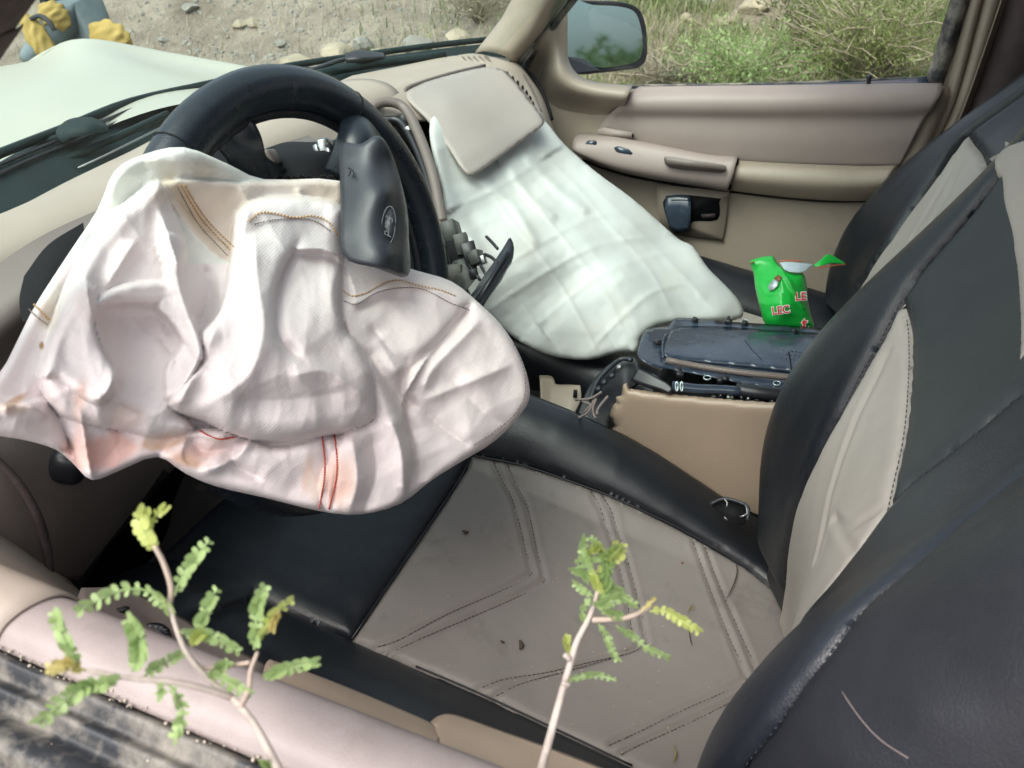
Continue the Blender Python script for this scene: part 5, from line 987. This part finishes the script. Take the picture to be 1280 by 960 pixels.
for a, b in ((911, 399), (906, 471), (850, 464)): tube('clip_post', [tt_(a, b, .004), tt_(a, b-4, .012)], .002, M_plastic, con, 6)
for a, b in ((931, 402), (971, 479), (884, 472)): tube('screw_boss', [tt_(a+4.5*cos(q), b+2.6*sin(q), .005) for q in np.linspace(0, 2*pi, 13)], .0009, M_foil, con, 5)
rg = random.Random(2); mk_ = []
for r_ in range(3):
    for k in range(9):
        a = 969+k*5+r_*4; b = 436+k*.7+r_*5.6
        if k > 9-2*r_: continue
        if rg.random() < .8: mk_.append([tt_(a, b, .0178-.0006*0), tt_(a+rg.uniform(1, 3), b+.3, .0178)])
tubes('moulded_marks', mk_, .0005, M_dark, con, 4)
tube('trough_scratch', [tt_(931, 425, .0174), tt_(940, 437, .0176), tt_(952, 449, .017)], .0004, M_dark, con, 4); tube('trough_step', [tt_(986, 440, .0175), tt_(988, 452, .016), tt_(990, 464, .012)], .0009, M_dark, con, 4)
# inner rails under the plate
net('inner_rail', [TC([(800, 462, .985), (816, 470, .975), (835, 482, .965), (842, 490, .96)]), TC([(792, 478, .985), (808, 484, .975), (826, 490, .965), (838, 494, .96)])], M_plastic, con, 5, .012)
tube('inner_ring', TC([(808, 474, .968), (816, 469, .972), (827, 478, .965), (826, 484, .96), (815, 482, .964), (808, 474, .968)]), .0022, M_hub, con, 6, 4)
tube('inner_tube', TC([(840, 482, .955), (870, 486, .95), (900, 487, .945), (925, 489, .94)]), .0065, M_panel, con, 10, 3)
tube('inner_tube', TC([(920, 487, .945), (950, 491, .935), (990, 495, .93), (1030, 498, .92)]), .009, M_plastic, con, 10, 3)
for a in (846, 852): tube('tube_ring', [P(a+1.5*cos(q), 483+6*sin(q), t=0.9972) for q in np.linspace(0, 2*pi, 13)], .001, M_foil, con, 5)
for k in range(9): box('wire_connector', P(890+9*k+rg.uniform(-3, 3), 494+.7*k+rg.uniform(-1, 2), t=.998-.002*k), (.006, .006, .004), (M_rad, M_plastic, M_metal)[k % 3], con, (k, k*.7, k*.3), .001, 1)
# broken front of the console: torn black shell, bracket, cables
net('broken_shell', [TC([(722, 520, 1.06), (735, 488, 1.08), (752, 466, 1.10), (775, 450, 1.11), (795, 448, 1.10)]), TC([(735, 530, 1.05), (745, 500, 1.07), (765, 478, 1.09), (782, 462, 1.10), (800, 458, 1.09)]), TC([(760, 560, 1.03), (760, 530, 1.05), (770, 505, 1.07), (785, 490, 1.08), (800, 480, 1.07)])], M_plastic, con, 6, .006)
tube('shell_rim', TC([(738, 500, 1.055), (746, 478, 1.07), (760, 462, 1.08), (776, 449, 1.09), (790, 450, 1.08)]), .0035, M_hub, con, 8, 4)
for a, b in ((774, 459), (765, 470), (748, 486), (755, 478)): box('shell_tab', P(a, b, t=1.1109), (.008, .010, .006), M_metal if a == 774 else M_hub, con, (.3, .5, .4), .001, 1)
net('front_bracket', [TC([(674, 471, 1.12), (689, 472, 1.12), (694, 482, 1.115), (712, 483, 1.11), (726, 483, 1.10)]), TC([(675, 492, 1.10), (688, 493, 1.105), (695, 497, 1.10), (713, 500, 1.09), (726, 500, 1.09)]), TC([(675, 515, 1.09), (688, 518, 1.09), (697, 520, 1.085), (710, 524, 1.08), (714, 524, 1.08)])], M_trim, con, 4, .004)
plate('bracket_hole', TC([(717, 487, 1.085), (722, 487, 1.084), (721, 497, 1.082), (716, 497, 1.083)]), .001, M_dark, con, 0)
for L in (((745, 498, 1.03), (741, 510, 1.03), (742, 518, 1.03), (744, 522, 1.02)), ((742, 500, 1.04), (735, 515, 1.04), (722, 523, 1.05)), ((752, 490, 1.03), (738, 498, 1.04), (720, 500, 1.06)), ((760, 495, 1.02), (748, 510, 1.02), (746, 518, 1.01)), ((728, 502, 1.05), (738, 506, 1.04), (730, 516, 1.05))): tube('cable', T(L), .0018, M_grey, con, 6, 4)
# seat belt buckle pocket at the console foot
plate('buckle_pocket', TC([(886, 627, .925), (905, 622, .925), (934, 632, .915), (938, 640, .91), (930, 656, .905), (912, 652, .91)]), .004, M_dark, con, .001)
tube('buckle_rim', TC([(888, 630, .918), (906, 623, .918), (930, 630, .91), (936, 637, .905), (934, 650, .90)]), .0022, M_hub, con, 6, 3)
for L in (((905, 624, .912), (909, 628, .911), (908, 634, .91)), ((932, 632, .905), (934, 642, .902), (925, 646, .902)), ((905, 646, .908), (909, 650, .906))): tube('buckle_clip', T(L), .0011, M_metal, con, 5, 2)
0 and box('buckle', P(945, 660, t=0.9530), (.05, .02, .03), M_knee, con, (0, .3, .5), .004, 2)
# ================================================================== SNACK BAG
sb = thing('snack_bag', 'torn green snack packet with red and white lettering standing behind the console', 'packet', P(985, 405, t=1.14))
GO = smooth_poly([(937, 328), (942, 324), (952, 321), (966, 320), (971, 328), (978, 335), (990, 340), (1003, 341), (1008, 352), (1010, 375), (1014, 395), (1017, 414), (985, 414), (960, 412), (950, 385), (944, 360), (942, 342)], 2)
GD = tps([(937, 326, 1.19), (966, 320, 1.18), (1005, 341, 1.15), (1010, 375, 1.155), (1017, 414, 1.165), (960, 412, 1.175), (942, 345, 1.19), (975, 350, 1.15), (980, 385, 1.14)])
def gfn(X, Y, D): return CAM+rays(X, Y)*(GD(X, Y)-.010*prof(D/10)-.004*np.exp(-(pdist(X, Y, [(975, 335), (985, 350), (995, 368), (1004, 385)])[0]/2.5)**2)-.008*(ridged(X/22, Y/26, 2)-.4))[..., None]
gb = sheet('packet_front', GO, 1.6, gfn, M_green, sb, lambda X, Y, D: CAM+rays(X, Y)*(GD(X, Y)+.012*prof(D/10))[..., None])
def gp(a, b, l=.003): return gfn(np.array([float(a)]), np.array([float(b)]), np.array([12.]))[0]-rays(np.array([float(a)]), np.array([float(b)]))[0]*l
net('foil_lining', [[gp(974, 328, -.004), gp(985, 327, -.006), gp(1000, 328, -.008), gp(1018, 331, -.01)], [gp(978, 334, -.002), gp(986, 336, -.001), gp(998, 338, .002), gp(1012, 334, -.005)], [gp(980, 337, .002), gp(988, 340, .004), gp(1000, 341, .004), gp(1008, 338, 0)]], M_foil, sb, 5, .0006)
net('torn_strip', [[gp(1018, 331, -.012), gp(1026, 325, -.01), gp(1036, 318, -.012), gp(1056, 329, -.014)], [gp(1018, 334, -.01), gp(1028, 332, -.005), gp(1040, 329, -.008), gp(1056, 330, -.013)]], M_green, sb, 5, .0008)
tube('strip_edge', [gp(1022, 335, -.008), gp(1040, 332, -.007), gp(1057, 330.5, -.012)], .0009, M_orange, sb, 5, 3); tube('opening_edge', [gp(972, 327, -.004), gp(985, 325.5, -.006), gp(1003, 326.5, -.008)], .0009, M_orange, sb, 5, 3); tube('opening_edge', [gp(937, 330, 0), gp(943, 327, 0)], .0012, M_brown, sb, 5)
for s_, a, b, sz, rot in (('LEC', 976, 388, 9.5, -.12), ('LE', 1001, 371, 10, -.05), ('t', 1006, 405, 17, -.1)):
    rt = gp(a+6*cos(rot), b+6*sin(rot))-gp(a-6*cos(rot), b-6*sin(rot)); upv = np.array(Uv); z_ = P(a, b, t=1.15); sc = sz/FPX*1.15/.72
    text('lettering_outline', s_, gp(a, b, .006), Rv*cos(rot)-Uv*sin(rot), Uv, sc, M_white, sb, .0003, .0011); text('lettering', s_, gp(a, b, .0072), Rv*cos(rot)-Uv*sin(rot), Uv, sc, M_redp, sb, .0003, .0002)
plate('printed_patch', [gp(a, b, .0045) for a, b in ((960, 358), (966, 349), (973, 352), (972, 357), (967, 362), (962, 364))], .0005, M_foil, sb, 0); plate('printed_patch', [gp(a, b, .005) for a, b in ((967, 348), (973, 343), (977, 346), (974, 352))], .0005, M_brown, sb, 0)
# ================================================================== DEBRIS ON THE SEAT
def cpt(px, py, l=.003): a, b = C2(px, py); return SB(np.array([a]), np.array([b]))[0]+np.array((0, 0, .003+l))
M_deb = mat('brown_debris', (.05, .035, .025), .8); M_debl = mat('olive_debris', (.22, .17, .07), .7)
DEB = [('twig', ((919, 706), (920, 722), (915, 738), (907, 753)), .0009, 0, 'long thin curved dark twig on the rear of the seat cushion', 'twig'), ('twig', ((866, 768), (864, 762), (858, 771)), .0010, 1, 'short bent olive twig near the leafy sprig on the seat', 'twig'), ('twig', ((860, 790), (862, 805), (864, 812)), .0007, 0, 'fine dark twig lying just below the bent olive twig', 'twig'),
    ('twig', ((842, 938), (844, 948), (840, 958)), .0012, 1, 'curved olive twig near the bottom edge of the seat', 'twig'), ('seed_pod', ((650, 805), (652, 811), (650, 816)), .0028, 0, 'dark oval seed on the middle of the seat cushion', 'seed'), ('dry_leaf', ((578, 668), (583, 670), (586, 669)), .0022, 0, 'dark leaf crumb near the front of the seat cushion', 'leaf'), ('dry_leaf', ((604, 858), (607, 861), (610, 862)), .0016, 0, 'dark fleck left of the oval seed', 'leaf'), ('dry_leaf', ((851, 708), (852, 709), (853, 708)), .0015, 2, 'small red brown speck on the rear chevron', 'leaf'), ('dry_leaf', ((698, 940), (701, 943), (704, 944)), .0025, 0, 'dark crumb on the black outer bolster', 'leaf')]
for nm, L, r_, mi_, lab, cat in DEB:
    if nm == 'dry_leaf' and L[0][0] == 604: L = ((626, 806), (628, 808), (631, 809))
    pts_ = [cpt(*a, .0045 if r_ < .002 else .003) for a in L]; tag(tube(nm, pts_, [r_*.5, r_, r_*.4], (M_deb, M_debl, M_brown)[mi_], None, 6, 4), lab, cat)
V = []; F = []; rg = random.Random(31)
for i in range(170):
    px = rg.uniform(470, 960); py = rg.uniform(590, 940)
    if rg.random() < .4: q = rg.choice(seamsP); a, b = q[rg.randrange(len(q))]; a += rg.gauss(0, .006); b += rg.gauss(0, .006)
    else: a, b = C2(px, py)
    s_, _, _ = sdist(np.array([a]), np.array([b]), ip)
    if s_[0] < .005: continue
    s = rg.choice((.0004, .0006, .0008, .0012)); v, f = rg.choice(LR); k = len(V); c = SB(np.array([a]), np.array([b]))[0]+np.array((0, 0, .004)); V += [Vector(c)+q*s for q in v]; F += [tuple(x+k for x in q) for q in f]
tag(mk('seat_crumbs', V, F, M_grit), 'pale crumbs and grit scattered over the seat cushion seams', 'crumbs', kind='stuff')
#SPLIT
# ================================================================== SPRIGS IN FRONT
def leaf(sp, L, w, m, npair=9, curl=.0, seed=0, lw=.55, t0=.3, t1=.3):
    """one compound leaf: rachis + paired oval leaflets, as one part. L: pixel polyline, w: leaflet length in px"""
    npair = max(3, round(npair*.85)); w = w*.95; rg = random.Random(seed); n = len(L); tt = np.linspace(t0, t1, n); C_ = cr([(a, b, c) for (a, b), c in zip(L, tt)], 12); V = []; F = []
    pts_ = [P(a, b, t=c) for a, b, c in C_]; v, f = tube_geo([Vector(p) for p in pts_], .0005, 5); V += v; F += f
    c = np.concatenate([[0], np.cumsum(np.linalg.norm(np.diff(C_[:, :2], axis=0), axis=1))])
    for k in range(npair):
        s = (k+.8)/npair*c[-1]*.98; a = np.interp(s, c, C_[:, 0]); b = np.interp(s, c, C_[:, 1]); t_ = np.interp(s, c, C_[:, 2])
        a2 = np.interp(s+3, c, C_[:, 0]); b2 = np.interp(s+3, c, C_[:, 1]); a1 = np.interp(s-3, c, C_[:, 0]); b1 = np.interp(s-3, c, C_[:, 1])
        d = np.array((a2-a1, b2-b1)); d /= np.linalg.norm(d)+1e-9; nrm = np.array((-d[1], d[0])); fade = 1-.35*abs(2*(k+.5)/npair-1)**2
        for sg in (1, -1):
            ln = w*1.12*fade*rg.uniform(.88, 1.1); dirv = nrm*sg*.90+d*.43; o = P(a, b, t=t_); q = P(a+dirv[0]*ln, b+dirv[1]*ln, t=t_+rg.uniform(-.004, .004)-.0022)
            ax1 = Vector(q-o); ll = ax1.length; ax1.normalize(); dd_ = Vector(P(a+d[0]*4, b+d[1]*4, t=t_)-o).normalized(); nn = ax1.cross(dd_).normalized(); bb = nn.cross(ax1); k0 = len(V)
            tw = rg.uniform(-.25, .25); bb = bb*cos(tw)+nn*sin(tw); hw = ll*lw*.5
            prof_ = ((0, .3, 0), (.22, .85, .04), (.55, 1, .06), (.85, .85, .04), (1, .35, 0))
            for u, ww, hh in prof_: ce = Vector(o)+ax1*ll*u+nn*ll*hh*.0; V += [ce-bb*hw*ww, ce-nn*ll*hh, ce+bb*hw*ww]
            for j in range(4): F += [(k0+3*j, k0+3*j+1, k0+3*j+4, k0+3*j+3), (k0+3*j+1, k0+3*j+2, k0+3*j+5, k0+3*j+4)]
    return mk('leaf', V, F, m, sp)
s1 = thing('plant_sprig', 'blurred thorny sprig with feathery compound leaves across the lower left, in front of the door', 'plant', tuple(P(350, 975, t=.27)))
def st(sp, L, r, m=M_stem, name='stem'): return tube(name, T(L), r, m, sp, 8, 5)
st(s1, [(420, 1100, .20), (350, 965, .255), (318, 905, .27), (290, 872, .28), (262, 850, .285), (236, 820, .29), (222, 790, .295), (212, 755, .30)], [.0018, .0014, .0012, .0011, .0010, .0009])
st(s1, [(212, 755, .30), (214, 735, .30), (205, 705, .30), (193, 682, .30)], [.0012, .0011, .001], M_twig, 'twig')
st(s1, [(290, 872, .28), (260, 862, .275), (215, 852, .27), (165, 848, .265), (110, 838, .26)], [.0013, .001, .0008], M_stem, 'twig')
st(s1, [(300, 885, .275), (311, 862, .28), (313, 840, .285), (322, 815, .29)], [.0013, .001, .0008], M_twig, 'twig')
st(s1, [(236, 820, .29), (255, 835, .29), (300, 830, .29), (312, 828, .288)], [.001, .0008, .0008], M_twig, 'twig')
LV = [(((195, 690), (184, 672), (176, 655), (180, 638)), 12, 'y', 8, .30, .30), (((190, 660), (194, 645), (205, 635)), 7, 'y', 4, .30, .30), (((218, 745), (228, 720), (244, 697), (262, 675)), 10, 'g', 9, .30, .31), (((196, 742), (170, 736), (140, 742), (96, 765)), 11, 'g', 10, .30, .29), (((216, 770), (205, 755), (190, 745)), 9, 'g', 5, .30, .30),
    (((238, 800), (252, 775), (262, 752), (272, 736)), 9, 'g', 8, .29, .30), (((225, 790), (235, 792), (262, 795), (300, 815)), 9, 'g', 8, .29, .29), (((318, 812), (320, 780), (322, 755), (332, 732)), 10, 'g', 9, .29, .30), (((326, 800), (338, 775), (352, 760), (366, 750)), 8, 'm', 6, .29, .30), (((330, 850), (350, 838), (372, 833), (396, 828)), 9, 'g', 7, .288, .285),
    (((165, 840), (172, 815), (168, 790), (160, 775)), 12, 'g', 10, .265, .27), (((180, 845), (200, 832), (225, 818)), 9, 'g', 6, .268, .275), (((100, 830), (84, 806), (74, 785), (66, 765)), 11, 'g', 9, .262, .26), (((108, 838), (85, 832), (58, 835)), 10, 'm', 5, .26, .255), (((140, 848), (105, 860), (75, 880), (48, 905)), 13, 'g', 11, .262, .25), (((150, 848), (120, 858), (98, 862)), 10, 'g', 6, .262, .258),
    (((260, 840), (280, 850), (300, 862), (312, 868)), 9, 'g', 6, .285, .28), (((210, 855), (222, 870), (228, 895), (216, 922)), 9, 'g', 8, .27, .265), (((195, 852), (203, 862), (198, 870)), 7, 'g', 3, .27, .27), (((240, 808), (245, 798), (256, 790)), 8, 'y', 5, .29, .29), (((262, 850), (275, 835), (285, 828)), 8, 'g', 5, .285, .29), (((340, 965), (338, 960), (330, 955)), 6, 'g', 3, .26, .262)]
for i, (L, w, c, n_, a, b) in enumerate(LV): leaf(s1, L, w, {'g': M_leaf, 'y': M_leafy, 'm': M_leafo if i % 2 else M_leafy}[c], n_, 0, i, .72, a, b)
leaf(s1, ((96, 832), (80, 828), (64, 838)), 8, M_leafo, 4, 0, 77, .8, .258, .255); leaf(s1, ((338, 790), (342, 778), (348, 768)), 5, M_leafo, 3, 0, 78, .8, .285, .29)
s2 = thing('plant_sprig', 'sprig with a straight pale stem and small green leaves in front of the seat cushion', 'plant', tuple(P(680, 975, t=.33)))
st(s2, [(650, 1090, .26), (678, 958, .325), (690, 912, .33), (704, 860, .335), (714, 826, .34), (722, 800, .345), (738, 768, .35), (752, 722, .355)], [.0024, .0018, .0016, .0015, .0013, .0009])
for L in (((711, 856, .334), (703, 853, .333)), ((712, 824, .338), (706, 818, .337))): st(s2, list(L), .0012, M_stem, 'thorn')
st(s2, [(740, 775, .35), (765, 774, .35), (790, 770, .35), (815, 756, .352)], [.0013, .0012, .0011], M_twig, 'twig'); leaf(s2, ((800, 766), (808, 758), (818, 748)), 3.5, M_leafo, 4, 0, 55, .9, .35, .35)
LV2 = [(((748, 735), (735, 710), (728, 690), (732, 672)), 8, 'g', 9), (((745, 715), (760, 705), (775, 695), (780, 680)), 8, 'y', 8), (((738, 690), (744, 680), (752, 690), (765, 700)), 6, 'y', 6), (((742, 745), (728, 738), (718, 730)), 7, 'g', 5), (((752, 730), (768, 735), (782, 748), (795, 756)), 8, 'g', 8), (((742, 760), (755, 755), (770, 750), (776, 742)), 10, 'g', 6), (((732, 780), (728, 765), (735, 750)), 6, 'g', 4),
    (((748, 780), (758, 795), (765, 812), (772, 826)), 7, 'g', 8), (((770, 782), (790, 795), (812, 812), (836, 822)), 7, 'g', 10), (((812, 764), (830, 764), (850, 775), (874, 790)), 9, 'y', 10), (((712, 818), (708, 805), (710, 794)), 6, 'y', 5), (((706, 852), (730, 845), (750, 845), (770, 850)), 6, 'g', 9), (((752, 745), (745, 730), (740, 716)), 7, 'y', 5), (((750, 760), (762, 768), (776, 772)), 7, 'g', 5), (((735, 722), (725, 715), (722, 700)), 6, 'g', 4)]
rg = random.Random(12)
for i in range(13):
    a = rg.uniform(732, 768); b = rg.uniform(690, 765); th_ = rg.uniform(-2.6, .6); ln_ = rg.uniform(18, 34); cv = rg.uniform(-.8, .8)
    LV2.append((((a, b), (a+ln_*.5*cos(th_), b+ln_*.5*sin(th_)), (a+ln_*.5*cos(th_)+ln_*.5*cos(th_+cv), b+ln_*.5*sin(th_)+ln_*.5*sin(th_+cv))), 6, rg.choice('ggy'), 6))
for i, (L, w, c, n_) in enumerate(LV2): leaf(s2, L, w*.85, M_leaf if c == 'g' else M_leafy, n_, 0, 40+i, .75, .352, .35)

# ================================================================== PERSON BEYOND THE HOOD (bending, head out of the view)
M_jgrey = mat('grey_blue_workwear', (.13, .17, .18), .8, [('n', 12, .4, .02)], .3, 8); M_jyel = mat('yellow_workwear', (.38, .27, .07), .75, [('n', 12, .4, .02)], .2, 8); M_skin = mat('skin', (.25, .14, .09), .6); M_hair = mat('dark_cap', (.03, .035, .04), .8)
pb = P(110, 40, t=4.1)
per = thing('person', 'person in grey and yellow workwear bending down beyond the buckled hood', 'person', (pb[0], pb[1], 0))
def J(px, py, t): return P(px, py, t=t)
jt = {'pel': J(150, 52, 4.1), 'sp': J(118, 30, 4.08), 'ch': J(86, 22, 4.05), 'nk': J(70, 4, 4.0), 'hd': J(62, -22, 3.98), 'shL': J(72, 26, 3.88), 'elL': J(48, 60, 3.82), 'haL': J(30, 80, 3.8), 'shR': J(74, 22, 4.25), 'elR': J(60, 60, 4.3), 'haR': J(40, 88, 4.25),
      'kL': J(120, 150, 3.95), 'fL': J(165, 245, 4.1), 'kR': J(132, 150, 4.2), 'fR': J(175, 240, 4.3)}
rad = {'pel': .15, 'sp': .15, 'ch': .17, 'nk': .06, 'hd': .085, 'shL': .085, 'elL': .06, 'haL': .04, 'shR': .085, 'elR': .06, 'haR': .04, 'kL': .08, 'fL': .06, 'kR': .08, 'fR': .06}
keys = list(jt); ed = [('pel', 'sp'), ('sp', 'ch'), ('ch', 'nk'), ('nk', 'hd'), ('ch', 'shL'), ('shL', 'elL'), ('elL', 'haL'), ('ch', 'shR'), ('shR', 'elR'), ('elR', 'haR'), ('pel', 'kL'), ('kL', 'fL'), ('pel', 'kR'), ('kR', 'fR')]
me = bpy.data.meshes.new('body'); me.from_pydata([tuple(jt[k]-np.array((pb[0], pb[1], 0))) for k in keys], [(keys.index(a), keys.index(b)) for a, b in ed], []); bo_ = bpy.data.objects.new('body', me); SC.collection.objects.link(bo_); bo_.parent = per
sm = bo_.modifiers.new('skin', 'SKIN'); sv = me.skin_vertices[0].data
for i, k in enumerate(keys): sv[i].radius = (rad[k], rad[k])
sv[0].use_root = True; bo_.modifiers.new('sub', 'SUBSURF').levels = 2; bo_.modifiers['sub'].render_levels = 2; sm.use_smooth_shade = True; me.materials.append(M_jgrey)
def blobpart(name, c, r, m, rot=(0, 0, 0)):
    bm = bmesh.new(); bmesh.ops.create_icosphere(bm, subdivisions=4, radius=1)
    for v in bm.verts: v.co *= 1+.10*sin(v.co.x*7+v.co.z*4)*cos(v.co.y*5+v.co.z*6)+.05*sin(v.co.z*15+v.co.x*6)
    bmesh.ops.scale(bm, vec=r, verts=bm.verts); bmesh.ops.transform(bm, matrix=Matrix.Translation(Vector(c))@Euler(rot).to_matrix().to_4x4(), verts=bm.verts); me_ = bpy.data.meshes.new(name); bm.to_mesh(me_); bm.free(); return link(name, me_, m, per)
blobpart('yellow_seat_panel', J(138, 52, 3.93), (.13, .06, .10), M_jyel); blobpart('yellow_shoulder', J(68, 22, 3.84), (.075, .07, .075), M_jyel); blobpart('yellow_sleeve', J(50, 52, 3.80), (.055, .055, .13), M_jyel, (0, .4, 0)); blobpart('cap', J(62, -22, 3.97), (.11, .11, .10), M_hair)
tube('strap', T([(38, 24, 3.74), (50, 20, 3.74), (62, 28, 3.74), (68, 38, 3.76)]), .012, M_hair, per, 6, 4)
# every world object of the car keeps a smooth outline
for o in SC.objects:
    if o.type == 'MESH' and not o.data.materials: o.data.materials.append(M_dark)
